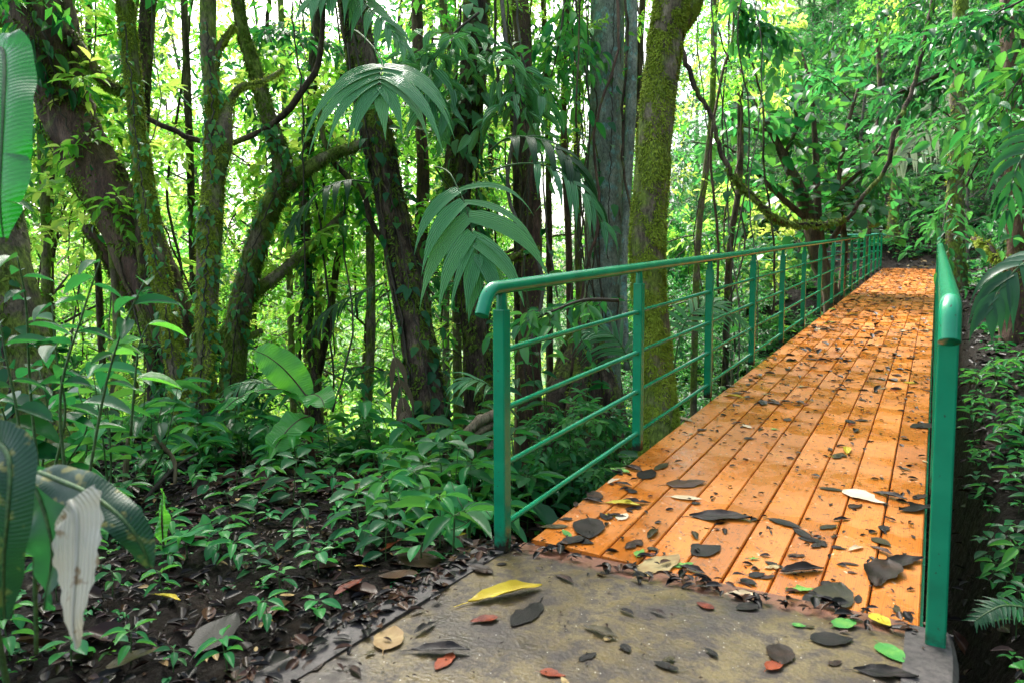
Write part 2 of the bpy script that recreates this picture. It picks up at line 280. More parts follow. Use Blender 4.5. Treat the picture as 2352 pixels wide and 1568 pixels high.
def plankmat():
    m,n,N=newmat('orange_stained_plank'); L=n.links.new
    tc=N('TexCoord'); mp=N('Mapping'); mp.inputs['Scale'].default_value=(1,.045,1); L(tc.outputs['Object'],mp.inputs[0])
    oi=N('ObjectInfo'); cx=N('CombineXYZ'); mu=N('Math',operation='MULTIPLY',i_1=40); L(oi.outputs['Random'],mu.inputs[0]); L(mu.outputs[0],cx.inputs[0]); L(mu.outputs[0],cx.inputs[1])
    va=N('VectorMath',operation='ADD'); L(mp.outputs[0],va.inputs[0]); L(cx.outputs[0],va.inputs[1])
    wv=N('TexWave',i_Scale=46,i_Distortion=11,i_Detail=3,i_Detail_Scale=1.2); wv.wave_type='BANDS'; wv.bands_direction='X'; L(va.outputs[0],wv.inputs['Vector'])
    no=N('TexNoise',i_Scale=3.2,i_Detail=7,i_Roughness=.6); L(tc.outputs['Object'],no.inputs['Vector'])
    c1=ramp(n,[(.25,(.50,.115,.008,1)),(.5,(.68,.21,.026,1)),(.78,(.76,.29,.055,1))],no.outputs['Fac'])
    c0=N('HueSaturation'); rv=N('Math',operation='MULTIPLY_ADD',i_1=.36,i_2=.80); L(oi.outputs['Random'],rv.inputs[0]); L(rv.outputs[0],c0.inputs['Value']); L(c1,c0.inputs['Color'])
    gr=ramp(n,[(.0,(.62,.62,.62,1)),(.3,(1,1,1,1))],wv.outputs['Fac'])
    mx=N('MixRGB',blend_type='MULTIPLY'); mx.inputs[0].default_value=.75; L(c0.outputs[0],mx.inputs[1]); L(gr,mx.inputs[2])
    # mud spots and worn paint flecks
    nd=N('TexNoise',i_Scale=1.1,i_Detail=5,i_Roughness=.65); L(tc.outputs['Object'],nd.inputs['Vector']); nd2=N('VectorMath',operation='ADD'); L(tc.outputs['Object'],nd2.inputs[0]); L(cx.outputs[0],nd2.inputs[1]); L(nd2.outputs[0],nd.inputs['Vector'])
    fd=ramp(n,[(.36,(.66,.60,.55,1)),(.52,(1,1,1,1))],nd.outputs['Fac']); md=N('MixRGB',blend_type='MULTIPLY'); md.inputs[0].default_value=.9; L(mx.outputs[0],md.inputs[1]); L(fd,md.inputs[2]); mx=md
    n2=N('TexNoise',i_Scale=60,i_Detail=4); L(tc.outputs['Object'],n2.inputs['Vector'])
    f=ramp(n,[(.61,(0,0,0,1)),(.66,(.9,.9,.9,1))],n2.outputs['Fac'])
    m2=N('MixRGB'); L(f,m2.inputs[0]); L(mx.outputs[0],m2.inputs[1]); m2.inputs[2].default_value=(.09,.04,.02,1)
    n3=N('TexNoise',i_Scale=34,i_Detail=4); L(tc.outputs['Object'],n3.inputs['Vector'])
    f3=ramp(n,[(.69,(0,0,0,1)),(.73,(1,1,1,1))],n3.outputs['Fac'])
    m3=N('MixRGB'); L(f3,m3.inputs[0]); L(m2.outputs[0],m3.inputs[1]); m3.inputs[2].default_value=(.8,.55,.35,1)
    pr=N('BsdfPrincipled',i_Specular_IOR_Level=.42); L(m3.outputs[0],pr.inputs['Base Color'])
    rr=ramp(n,[(.42,(.17,)*3+(1,)),(.6,(.55,)*3+(1,))],no.outputs['Fac']); L(rr,pr.inputs['Roughness'])
    bm=N('Bump',i_Strength=.15,i_Distance=.001); L(wv.outputs['Fac'],bm.inputs['Height']); L(bm.outputs[0],pr.inputs['Normal'])
    out=N('OutputMaterial'); L(pr.outputs[0],out.inputs[0]); return m
M['plank']=plankmat()
def slabmat():
    m,n,N=newmat('stained_concrete'); L=n.links.new
    tc=N('TexCoord')
    no=N('TexNoise',i_Scale=2.6,i_Detail=9,i_Roughness=.62); L(tc.outputs['Object'],no.inputs['Vector'])
    col=ramp(n,[(.3,(.016,.012,.010,1)),(.43,(.045,.032,.022,1)),(.52,(.11,.078,.03,1)),(.62,(.155,.115,.045,1)),(.78,(.13,.10,.06,1))],no.outputs['Fac'])
    n1=N('TexNoise',i_Scale=11,i_Detail=9,i_Roughness=.78,i_Distortion=.4); L(tc.outputs['Object'],n1.inputs['Vector'])
    f=ramp(n,[(.47,(0,0,0,1)),(.58,(.9,.9,.9,1))],n1.outputs['Fac'])
    ng=N('TexNoise',i_Scale=150,i_Detail=4,i_Roughness=.8); L(tc.outputs['Object'],ng.inputs['Vector']); gg=ramp(n,[(.35,(.55,.55,.55,1)),(.6,(1.25,1.2,1.1,1))],ng.outputs['Fac']); mg=N('MixRGB',blend_type='MULTIPLY'); mg.inputs[0].default_value=.9; L(col,mg.inputs[1]); L(gg,mg.inputs[2]); col=mg.outputs[0]
    mx=N('MixRGB'); L(f,mx.inputs[0]); L(col,mx.inputs[1]); mx.inputs[2].default_value=(.032,.023,.02,1)
    vo=N('TexVoronoi',i_Scale=46); L(tc.outputs['Object'],vo.inputs['Vector'])
    f2=ramp(n,[(.07,(1,1,1,1)),(.11,(0,0,0,1))],vo.outputs['Distance'])
    nm=N('TexNoise',i_Scale=20); L(tc.outputs['Object'],nm.inputs['Vector']); f2b=ramp(n,[(.48,(0,0,0,1)),(.56,(1,1,1,1))],nm.outputs['Fac'])
    mm=N('MixRGB',blend_type='MULTIPLY'); mm.inputs[0].default_value=1; L(f2,mm.inputs[1]); L(f2b,mm.inputs[2])
    m2=N('MixRGB'); L(mm.outputs[0],m2.inputs[0]); L(mx.outputs[0],m2.inputs[1]); m2.inputs[2].default_value=(.7,.66,.56,1)
    # orange stain spilled beside the planks
    se=N('SeparateXYZ'); L(tc.outputs['Object'],se.inputs[0])
    a=N('Math',operation='MULTIPLY_ADD',i_1=.22,i_2=-.11); L(n1.outputs['Fac'],a.inputs[0]); b=N('Math',operation='ADD'); L(se.outputs[1],b.inputs[0]); L(a.outputs[0],b.inputs[1])
    f3=ramp(n,[(.0,(0,0,0,1)),(.035,(.75,.75,.75,1))],b.outputs[0])
    m3=N('MixRGB'); L(f3,m3.inputs[0]); L(m2.outputs[0],m3.inputs[1]); m3.inputs[2].default_value=(.24,.09,.045,1)
    pr=N('BsdfPrincipled',i_Specular_IOR_Level=.42); L(m3.outputs[0],pr.inputs['Base Color'])
    rr=ramp(n,[(.4,(.3,)*3+(1,)),(.6,(.65,)*3+(1,))],n1.outputs['Fac']); L(rr,pr.inputs['Roughness'])
    nb=N('TexNoise',i_Scale=80,i_Detail=6); L(tc.outputs['Object'],nb.inputs['Vector'])
    bm=N('Bump',i_Strength=.6,i_Distance=.004); L(nb.outputs['Fac'],bm.inputs['Height']); L(bm.outputs[0],pr.inputs['Normal'])
    out=N('OutputMaterial'); L(pr.outputs[0],out.inputs[0]); return m
M['slab']=slabmat()
M['border']=surfmat('grey_concrete_border',[(.3,(.035,.030,.029,1)),(.5,(.07,.06,.057,1)),(.7,(.11,.097,.09,1))],scale=7,bump=.5,bdist=.004,rough=.6,bscale=70)
def groundmat():
    m,n,N=newmat('forest_ground'); L=n.links.new
    tc=N('TexCoord'); no=N('TexNoise',i_Scale=3.5,i_Detail=10,i_Roughness=.7); L(tc.outputs['Object'],no.inputs['Vector'])
    col=ramp(n,[(.3,(.003,.002,.0016,1)),(.5,(.009,.0055,.0035,1)),(.62,(.019,.012,.007,1)),(.75,(.034,.021,.013,1))],no.outputs['Fac'])
    # distant ground is covered in low green growth
    se=N('VectorMath',operation='LENGTH'); L(tc.outputs['Object'],se.inputs[0])
    f=ramp(n,[(.0,(0,0,0,1)),(1,(1,1,1,1))],se.outputs['Value'])
    mr=N('MapRange'); mr.inputs['From Min'].default_value=26; mr.inputs['From Max'].default_value=40; L(se.outputs['Value'],mr.inputs['Value'])
    n2=N('TexNoise',i_Scale=2.2,i_Detail=8); L(tc.outputs['Object'],n2.inputs['Vector'])
    gc=ramp(n,[(.35,(.02,.07,.015,1)),(.55,(.07,.17,.03,1)),(.7,(.14,.26,.05,1))],n2.outputs['Fac'])
    mx=N('MixRGB'); L(mr.outputs[0],mx.inputs[0]); L(col,mx.inputs[1]); L(gc,mx.inputs[2])
    pr=N('BsdfPrincipled',i_Specular_IOR_Level=.5); L(mx.outputs[0],pr.inputs['Base Color'])
    nb=N('TexNoise',i_Scale=24,i_Detail=8,i_Roughness=.7); L(tc.outputs['Object'],nb.inputs['Vector'])
    rr=ramp(n,[(.4,(.45,)*3+(1,)),(.6,(.85,)*3+(1,))],nb.outputs['Fac']); L(rr,pr.inputs['Roughness']); pr.inputs['Specular IOR Level'].default_value=.12
    bm=N('Bump',i_Strength=1,i_Distance=.04); L(nb.outputs['Fac'],bm.inputs['Height']); L(bm.outputs[0],pr.inputs['Normal'])
    out=N('OutputMaterial'); L(pr.outputs[0],out.inputs[0]); return m
M['ground']=groundmat()
# ---------------------------------------------------------------- ground
t=np.linspace(-1,1,331); gx=.3+.6*np.sinh(t*7.9); gy=4+.75*np.sinh(t*7.7)
XX,YY=np.meshgrid(gx,gy); ZZ=Z(XX,YY)
ZZ=ZZ+rng.normal(0,.012,ZZ.shape)*(np.hypot(XX,YY)<12)*(~((XX>-.25)&(XX<1.6)&(YY<.3)))
V=np.stack([XX,YY,ZZ],-1).reshape(-1,3); n_=len(t)
i=(np.arange(n_-1)[:,None]*n_+np.arange(n_-1)[None,:]).ravel()
kind(link('ground',mesh('ground',V,np.stack([i,i+1,i+n_+1,i+n_],-1),M['ground'])),'structure')
# concrete landing
SX0,SX1=-.105,1.475
g_=G()
def ground_box(x0,x1,y0,y1,z0,z1): return box(((x0+x1)/2,(y0+y1)/2,(z0+z1)/2),(x1-x0,y1-y0,z1-z0))
nx,ny=16,40; xs=np.linspace(SX0+.12,SX1-.12,nx); ys=np.linspace(-4,.118,ny); X2,Y2=np.meshgrid(xs,ys)
Zs=.0+.004*wob(X2*4,Y2*4)*(Y2<-.1)-.028*ss(-.02,.1,Y2)*0
V=np.stack([X2,Y2,Zs-.012*ss(-.03,.02,Y2)],-1).reshape(-1,3); i=(np.arange(ny-1)[:,None]*nx+np.arange(nx-1)[None,:]).ravel()
pav=kind(link('pavement',mesh('pavement',V,np.stack([i,i+1,i+nx+1,i+nx],-1),M['slab'])),'structure')
g_=G()
for (x0,x1) in ((SX0,SX0+.125),(SX1-.125,SX1)):
    # bevelled edge band, slightly uneven
    ys=np.linspace(-4,.06,60); wv=.004*np.sin(ys*7)+.003*np.sin(ys*19)
    sgn=1 if x0<0 else -1; xo=x0 if sgn==1 else x1; xi=x1 if sgn==1 else x0
    rows=[np.stack([xo+wv*sgn,ys,np.full_like(ys,-.45)],-1),np.stack([xo+wv*sgn,ys,-.018+wv*.3],-1),np.stack([xo+sgn*.014+wv*sgn,ys,.004+wv*.3],-1),np.stack([xi+wv*.4*0,ys,.006+wv*.2],-1),np.stack([xi+wv*0,ys,np.full_like(ys,-.03)],-1)]
    V=np.stack(rows,1).reshape(-1,3); a=np.arange(59)[:,None]*5+np.arange(4)[None,:]; a=a.ravel()
    g_.add(V,np.stack([a,a+1,a+6,a+5],-1))
    g_.add(*box(((x0+x1)/2,.058,-.22),(x1-x0-.01,.01,.44)))
kind(link('pavement_edge',g_.mesh('pavement_edge',M['border'],smooth=False)),'structure')
# ---------------------------------------------------------------- footbridge
NP=16; S0=1.4139
py_=[-.022]+[k*S0 for k in range(1,NP)]
YE=NP*S0-1.2; DL,DR=.045,1.389
br=thing('footbridge','orange plank footbridge with green tubular railings crossing the gully','footbridge',(0,0,0))
sn_=Vector((-.0291,.071,0))
def deckpt(x,y,h): return (x,y,dz(x,y)+h)
pw=(DR-DL)/9
seams=[0]
for c in range(9):
    y=.116; first=[1.9,3.1,2.4,3.4,2.0,2.8,3.6,2.2,3.0][c]; L=first
    gap=.0035 if c%2 else .008
    x0=DL+c*pw+gap/2; x1=DL+(c+1)*pw-gap/2
    while y<YE-.05:
        y1=min(y+L,YE); ya,yb=y+.0015,y1-.0015
        off=random.uniform(-.0015,.0015); b=.004
        # bevelled board cross-section
        prof=[(x0,-.03),(x0,-b),(x0+b,0),(x1-b,0),(x1,-b),(x1,-.03)]
        ysr=np.linspace(ya,yb,6); V=[]
        for yy in ysr:
            for (px_,h) in prof: V.append((px_,yy,dz(px_,yy)+h+off+.0008*math.sin(yy*5+c)))
        F4=[];np_=len(prof)
        for r_ in range(5):
            for q in range(np_): F4.append((r_*np_+q,r_*np_+(q+1)%np_,(r_+1)*np_+(q+1)%np_,(r_+1)*np_+q))
        F4=A(F4)[:,::-1]
        F6=[tuple(range(np_)),tuple(range(5*np_,6*np_))[::-1]]
        V=A(V); o_=A([(x0+x1)/2,ya,dz((x0+x1)/2,ya)])
        me=mesh('plank',V-o_,[F4,A(F6)],M['plank'],smooth=False)
        link('plank',me,br,o_)
        y=y1; L=3.6
# structural steel beams below + cross beam
g_=G()
for x in (DL+.02,DR-.02):
    g_=G(); V,F=box((0,0,0),(.05,1,.14)); V[:,1]=(V[:,1]+.5)*(YE-.2)+.15; V[:,0]+=x; V[:,2]+=dz(V[:,0],V[:,1])-.104
    g_.add(V,F,0); link('side_beam',g_.mesh('side_beam',M['green'],smooth=False),br)
postc={}
def make_post(h=.92):
    g=G(); s=.025; b=.004
    pf=[(-s+b,-s),(s-b,-s),(s,-s+b),(s,s-b),(s-b,s),(-s+b,s),(-s,s-b),(-s,-s+b)]
    zs=[0,.02,.05,.09,.14,h-.003,h]; sc=[1,1,1,1,1,1,.93]; V=[];T=[]
    for z,k in zip(zs,sc):
        for x,y in pf: V.append((x*k,y*k,z)); T.append(max(0,1-z/.16))
    F=[(i*8+q,i*8+(q+1)%8,i*8+8+(q+1)%8,i*8+8+q) for i in range(len(zs)-1) for q in range(8)]
    g.add(V,[A(F),A([tuple(range(len(zs)*8-8,len(zs)*8))])],T)
    g1=G(); V,F=tube([(0,0,h-.01),(0,0,h),(0,0,h+.03),(0,0,h+.09)],[.021,.021,.0195,.015],12,cap=False); g1.add(V,F,0)
    return g.mesh('post',M['green'],smooth=False),g1.mesh('collar',M['green'])
pm,cm=make_post()
HR=1.003; RH=[.7655,.5446,.3289,.0964]
def side(xp,rot=0):
    for k,y in enumerate(py_):
        xx=xp-(.0 if k==0 else 0)
        p=link('post',pm,br,deckpt(xx,y,0)); 
        if k==0: p.scale=(1,1,1)
        c=link('collar',cm,p)
    for h in RH:
        yy=[];rr=[]
        for k in range(NP-1):
            a_,b_=py_[k],py_[k+1]
            for q,r_ in ((.0,.016),(.029,.016),(.034,.0118),((b_-a_)/2,.0115),(b_-a_-.034,.0118),(b_-a_-.029,.016)): yy.append(a_+q); rr.append(r_)
        g1=G(); V,F=tube([deckpt(xp,y,h+.0015*math.sin(y*2)) for y in yy+[py_[-1]]],rr+[.016],12); g1.add(V,F,0)
        link('rail',g1.mesh('rail',M['green']),br)
    P=[deckpt(xp,py_[-1]+.03,HR)]+[deckpt(xp,y,HR+.002*math.sin(y*1.3)) for y in np.linspace(py_[-1],py_[0]-.02,60)]
    y0=py_[0]-.03
    for a_ in np.linspace(0,1.15,9): P.append(deckpt(xp,y0-.075*math.sin(a_)-.012,HR-.075*(1-math.cos(a_))))
    e=A(P[-1])-A(P[-2]); e=e/np.linalg.norm(e); P.append(tuple(A(P[-1])+e*.055))
    g1=G(); V,F=tube(P,.0262,20,cap=False); g1.add(V,F,0)
    V,F=tube([P[-1],tuple(A(P[-1])-e*.04)],.0225,20,cap=False); g1.add(V,[f[:,::-1] for f in F],0)
    # lip joining outer and inner wall, and inner plug
    V,F=tube([P[-1],tuple(A(P[-1])+e*.0008),tuple(A(P[-1])+e*.0008)],[.0262,.0255,.0222],20,cap=False); g1.add(V,F,0)
    V,F=tube([tuple(A(P[-1])-e*.03),tuple(A(P[-1])-e*.031)],.0225,20,cap=True); g1.add(V,F,0)
    link('handrail',g1.mesh('handrail',M['green']),br)
side(0.); side(1.425)
# landing and stair railing beyond the bridge (brighter light put into the green)
def railing(name,label,base,vec,n,hh=1.0,rails=(.74,.5,.26),r=.024,pr=.021):
    o=thing(name,label,'railing',base); L=np.linalg.norm(vec); d=A(vec,dtype=float)
    for k in range(n):
        p=d*k/(n-1); g1=G(); V,F=tube([p,p+A([0,0,hh])],pr,8); g1.add(V,F,0); link('post',g1.mesh('post',M['greenlit']),o)
    g1=G(); V,F=tube([A([0,0,hh])-d/L*.12-A([0,0,.05]),A([0,0,hh]),d/2+A([0,0,hh+.005]),d+A([0,0,hh]),d*(1+.1/L)+A([0,0,hh-.05])],r,10); g1.add(V,F,0); link('handrail',g1.mesh('handrail',M['greenlit']),o)
    for h in rails:
        g1=G(); V,F=tube([A([0,0,h]),d+A([0,0,h])],.012,8); g1.add(V,F,0); link('rail',g1.mesh('rail',M['greenlit']),o)
    return o
b0=A(deckpt(0,py_[-1]+.08,0)); 
railing('landing_railing','green railing lightened as if brightly lit, turning left from the far end of the footbridge',tuple(b0),(-3.9,1.2,.1),4)
q1=at(1986,530,23.3); q2=at(1918,486,24.6)
railing('stair_railing','green stair railing lightened as if brightly lit, climbing left above the far bridge end',tuple(q1-A([0,0,.95])),tuple(q2-q1),2,rails=(.5,))
q1=at(1880,484,24.2); q2=at(1846,468,25.4)
railing('stair_railing','short green stair railing lightened as if brightly lit, half hidden behind the dark broad-leaved tree',tuple(q1-A([0,0,.95])),tuple(q2-q1),2,rails=(.5,))
# ---------------------------------------------------------------- foliage tools
T_LO=(A([[0,0,0],[-.5,.45,.06],[0,.5,-.05],[.5,.45,.06],[0,1,-.12]]),[A([[0,2,1],[0,3,2],[1,2,4],[2,3,4]])])
def leaf_tmpl(rows=3,cols=3,droop=.15,fold=.12,shape=.42,curl=0.):
    V=[[0,0,0]]; c2=(cols-1)//2
    for r_ in range(1,rows+1):
        t=r_/(rows+1); wd=math.sin(math.pi*t**(math.log(.5)/math.log(shape)))**.8*.5
        for c in range(-c2,c2+1):
            u=c/c2; V.append([u*wd,t,-droop*t*t+fold*abs(u)*wd*2+curl*u*u*wd])
    V.append([0,1,-droop]); F3=[];F4=[]
    for c in range(cols-1): F3.append([0,2+c,1+c]); b=1+(rows-1)*cols; F3.append([b+c,b+c+1,len(V)-1])
    for r_ in range(rows-1):
        for c in range(cols-1): a=1+r_*cols+c; F4.append([a,a+1,a+cols+1,a+cols])
    return A(V,dtype=float),[A(F3)]+([A(F4)] if F4 else [])
T_MD=leaf_tmpl(3,3,.18,.12); T_HEART=leaf_tmpl(4,3,.3,.08,.3); T_BLADE=(A([[-.5,0,0],[.5,0,0],[.35,.5,.08],[-.35,.5,.08],[0,1,-.05]]),[A([[2,3,4]])[:,::-1],A([[0,1,2,3]])])
def scat(T,pos,d,up,size,wid,tint):
    V,Fs=T; pos=A(pos); d=nrm(d); s=nrm(np.cross(d,up)); n=np.cross(s,d); N=len(pos)
    size=np.broadcast_to(A(size,dtype=float),(N,))[:,None,None]; wid=np.broadcast_to(A(wid,dtype=float),(N,))[:,None,None]
    W=pos[:,None,:]+size*(V[None,:,0:1]*wid*s[:,None,:]+V[None,:,1:2]*d[:,None,:]+V[None,:,2:3]*n[:,None,:])
    off=(np.arange(N)*len(V))[:,None,None]
    F=[(f[None]+off).reshape(-1,f.shape[1]) for f in Fs]
    uv=np.zeros((N,len(V),3)); uv[...,0]=V[None,:,0]*wid[...,0]*size[...,0]*10; uv[...,1]=V[None,:,1]
    return W.reshape(-1,3),F,np.repeat(np.broadcast_to(A(tint,dtype=float),(N,)),len(V)),uv.reshape(-1,3)
def twigs(P0,D0,L,nl,size,wid,rs,T=T_LO,droop=.25,gl=None,gt=None,tr=.004,tintc=None,hang=.35):
    n=len(P0); L=np.broadcast_to(L,(n,)); D0=nrm(D0); side=nrm(np.cross(D0,[0,0,1.])+rs.normal(0,.15,(n,3)))
    tt=(np.arange(nl)+1)/nl
    pos=P0[:,None,:]+D0[:,None,:]*(L[:,None]*tt)[...,None]+A([0,0,-1.])*(droop*L[:,None]*tt**2)[...,None]
    sg=np.where(np.arange(nl)%2==0,1,-1)[None,:,None]
    d=D0[:,None,:]*.55+side[:,None,:]*sg*(.9-.5*tt[None,:,None])+A([0,0,-hang])+rs.normal(0,.28,(n,nl,3))
    up=A([0,0,1.])+rs.normal(0,.35,(n,nl,3))
    sz=size*rs.uniform(.6,1.25,(n,nl))
    base=rs.uniform(.2,.8,(n,1)) if tintc is None else A(tintc)[:,None]
    tint=np.clip(base+rs.normal(0,.16,(n,nl)),0,1)
    gl.add(*scat(T,pos.reshape(-1,3),d.reshape(-1,3),up.reshape(-1,3),sz.ravel(),wid,tint.ravel()))
    if gt is not None:
        for k in range(n):
            V,F=tube([P0[k],pos[k,nl//2],pos[k,-1]],[tr,tr*.7,tr*.3],3,cap=False); gt.add(V,F)
def make_tree(name,H,lo,rad,nl,ntw,nleaf,size,wid,lmat,bmat,seed,trunk_r=.06,T=T_LO,tl=.55,lean=.15,up=.35,forks=0):
    rs=np.random.default_rng(seed); gb,gl=G(),G()
    tp=[A([0,0,-.5])]+[A([math.sin(z*.9+seed)*lean*z/H,math.cos(z*.7+seed*2)*lean*z/H,z]) for z in np.linspace(0,H,7)]
    tr=np.linspace(trunk_r*1.25,trunk_r*.25,8); V,F=tube(tp,tr,8,24,.1,seed=seed); gb.add(V,F)
    tpa=A(tp)
    for i in range(nl):
        u=(i+.5)/nl; z=lo+(H-lo)*u**.9; b=A([np.interp(z,tpa[:,2],tpa[:,0]),np.interp(z,tpa[:,2],tpa[:,1]),z])
        az=i*2.4+rs.uniform(-.4,.4); r_=rad*(1-.45*u)*rs.uniform(.7,1.15)*(0.6+.4*min(1,u*4))
        e=b+A([math.cos(az)*r_,math.sin(az)*r_,up*r_*rs.uniform(.2,1.6)]); m=(b+e)/2+A([0,0,.12*r_])+rs.normal(0,.05*r_,3)
        V,F=tube([b,m,e],[trunk_r*.4*(1.1-u*.6),trunk_r*.22,trunk_r*.08],5,8,cap=False); gb.add(V,F)
        tq=rs.uniform(.25,1,ntw)**.8; c=crm(A([b,m,e]),21); P0=c[(tq*20).astype(int)]+rs.normal(0,.02,(ntw,3))
        D0=nrm(nrm(e-b)*.6+rs.normal(0,.75,(ntw,3))+A([0,0,.1]))
        twigs(P0,D0,tl*rs.uniform(.5,1.2,ntw)*(.5+.5*min(1,rad)),nleaf,size,wid,rs,T,.3,gl,gb,.006,np.clip(rs.normal(.5,.2)+rs.normal(0,.1,ntw),0,1))
    return gb.mesh(name+'_trunk',bmat),gl.mesh(name+'_crown',lmat)
def frond(P,up,n,ll,lw,a0=1.0,a1=.5,droop=.25,lift=.1,seg=6,rad=.008,gl=None,gr=None,rs=None,start=.2,tint=.5,fold=.3,tipw=1.,side_j=.1,taper=True,split=0.):
    rs=rs or rng; C=crm(A(P,dtype=float),41); T=nrm(np.gradient(C,axis=0)); up=A(up,dtype=float)
    if gr is not None: V,F=tube(C[::2],np.linspace(rad,rad*.25,21),6,cap=False); gr.add(V,F)
    for i in range(n):
        t=start+(1-start)*(i+.5)/n; k=min(40,int(t*40)); b=C[k]; tt=(t-start)/(1-start)
        prof=(.55+.45*math.sin(math.pi*min(1,tt*1.1+.12))) if taper else 1
        for sg in (-1,1):
            s=nrm(np.cross(T[k],up))*sg; a=a0+(a1-a0)*tt+rs.normal(0,side_j)
            d=nrm(T[k]*math.cos(a)+s*math.sin(a)+nrm(np.cross(s*sg,T[k]))*(lift)+rs.normal(0,.04,3))
            L=ll*prof*rs.uniform(.9,1.08)/seg; w0=lw*(.8+.2*prof)*(tipw if i==n-1 else 1)
            if split and rs.random()<split: w0*=.45
            p=b.copy(); Vs=[];U=[]
            nv=nrm(np.cross(s*sg,T[k])); cumL=0
            for q in range(seg+1):
                u=q/seg; wd=w0*(.35+.65*math.sin(math.pi*min(1,u*1.0+.15)**.9))*(1-u**3) if q<seg else .002
                wv=nrm(np.cross(d,nv)); 
                Vs+= [p-wv*wd/2+nv*fold*wd*.5,p,p+wv*wd/2+nv*fold*wd*.5]; U+=[(-wd*5,u,0),(0,u,0),(wd*5,u,0)]
                d=nrm(d+A([0,0,-1.])*droop*(.4+u)); nv=nrm(nv-d*(nv@d)); p=p+d*L
            F=[(q*3+c,q*3+c+1,q*3+c+4,q*3+c+3) for q in range(seg) for c in (0,1)]
            gl.add(A(Vs),A(F),np.clip(tint+rs.normal(0,.18),0,1),A(U))
def bigleaf(gl,P,wfn,up,n=26,cols=7,cup=.2,tears=(),wave=.02,uvs=1.,tint=.5,gr=None,rad=.006,droopside=0.,rs=None,lenuv=False):
    rs=rs or rng; C=crm(A(P,dtype=float),n); T=nrm(np.gradient(C,axis=0)); up=A(up,dtype=float)
    Ls=np.concatenate([[0],np.cumsum(np.linalg.norm(np.diff(C,axis=0),axis=1))])
    cuts=sorted([int(t*n) for t in tears]); segs=[];a=0
    for c in cuts+[n-1]: segs.append((a,c)); a=c
    ph=rs.uniform(0,6,4)
    for sg in (-1,1):
        for (a,b) in (segs if sg==1 else [(x,y) for x,y in segs]):
            dev=rs.normal(0,.12) if len(segs)>1 else 0; V=[];U=[]
            for k in range(a,b+1):
                t=k/(n-1); w0=wfn(t); s=nrm(np.cross(T[k],up))*sg; nv=nrm(np.cross(s*sg,T[k]))
                shrink=1-(.12 if (k==b and b!=n-1) or (k==a and a!=0) else 0)
                for c in range(cols):
                    u=c/(cols-1); x=u*w0*shrink
                    q=C[k]+s*x+T[k]*x*.18+nv*(cup*x-(cup+droopside)*x*u*1.2+dev*x+wave*u*math.sin(Ls[k]*26+ph[0]+sg)+wave*.6*u*math.sin(Ls[k]*61+ph[1]))
                    V.append(q); U.append((sg*x*uvs if lenuv else (Ls[k]+x*.45)*uvs,u,0))
            m=b-a; F=[(i*cols+c,i*cols+c+1,(i+1)*cols+c+1,(i+1)*cols+c) for i in range(m) for c in range(cols-1)]
            F=A(F); 
            if sg==-1: F=F[:,::-1]
            gl.add(A(V),F,tint,A(U))
    if gr is not None: V,F=tube(C,np.linspace(rad,rad*.3,n),6,cap=False); gr.add(V,F)
def copy_tree(o,loc,rz=0,sc=1.,tilt=0.):
    c=o.copy(); COL.objects.link(c)
    for ch in o.children:
        d=ch.copy(); COL.objects.link(d); d.parent=c
        for e in ch.children:
            f=e.copy(); COL.objects.link(f); f.parent=d
    c.location=tuple(loc); c.rotation_euler=(tilt*math.cos(rz*3),tilt*math.sin(rz*5),rz); c.scale=(sc,sc,sc) if not hasattr(sc,'__len__') else sc
    return c
def put_copy(proto,loc,rz,sc,label,cat,group=None,auto=None,tilt=0.):
    global FIRST
    if not proto.get('_used'): 
        proto['_used']=1; c=proto; c.location=tuple(loc); c.rotation_euler=(tilt*math.cos(rz*3),tilt*math.sin(rz*5),rz); c.scale=(sc,sc,sc) if not hasattr(sc,'__len__') else sc
    else: c=copy_tree(proto,loc,rz,sc,tilt)
    c['label']=label; c['category']=cat
    if group: c['group']=group
    if auto: AUTO.append((c,auto))
    return c
def P3(pts,dd=None):
    out=[]
    for p in pts: out.append(at(p[0],p[1],p[2]))
    return A(out)
def moss_on(C,rad,n,size,mat,parent,o,seed=0,t0=0.,t1=1.,patch=.35,name='moss',side=None):
    rs=np.random.default_rng(seed); m=len(C); T=nrm(np.gradient(C,axis=0))
    L=np.linalg.norm(np.diff(C,axis=0),axis=1).sum()
    k=rs.uniform(t0*(m-1),t1*(m-1)-.001,n); i=k.astype(int); f=(k-i)[:,None]
    c=C[i]*(1-f)+C[i+1]*f; r_=(rad[i]*(1-f[:,0])+rad[i+1]*f[:,0]); t=T[i]
    a=rs.uniform(0,TAU,n); s1=nrm(np.cross(t,[.3,.9,.1])); s2=np.cross(t,s1)
    o_=s1*np.cos(a)[:,None]+s2*np.sin(a)[:,None]
    fld=np.sin(a*2+k*L/m*4.1+seed)+np.sin(a*3-k*L/m*9.7+1)+.8*np.sin(a+k*L/m*19+2)+.6*np.sin(a*5+k*L/m*31)
    keep=fld+rs.normal(0,.5,n)>(patch*3-1.2); 
    if side is not None: keep&=(o_@A(side))>-.35
    c,r_,o_,t,fld=c[keep],r_[keep],o_[keep],t[keep],fld[keep]
    pos=c+o_*(r_*.99)[:,None]; q=len(pos)
    if q<450: return
    d=o_*rs.uniform(.25,.9,(q,1))+A([0,0,-1.])*rs.uniform(.3,1.1,(q,1))+rs.normal(0,.35,(q,3))
    g1=G(); g1.add(*scat(T_BLADE,pos,d,o_+A([0,0,.5])+rs.normal(0,.3,(q,3)),size*rs.uniform(.4,1.3,q),rs.uniform(.25,.5,q),np.clip(.35+fld*.12+rs.normal(0,.16,q),0,1)))
    link(name,g1.mesh(name,mat,o),parent)
PXM=1/FPX
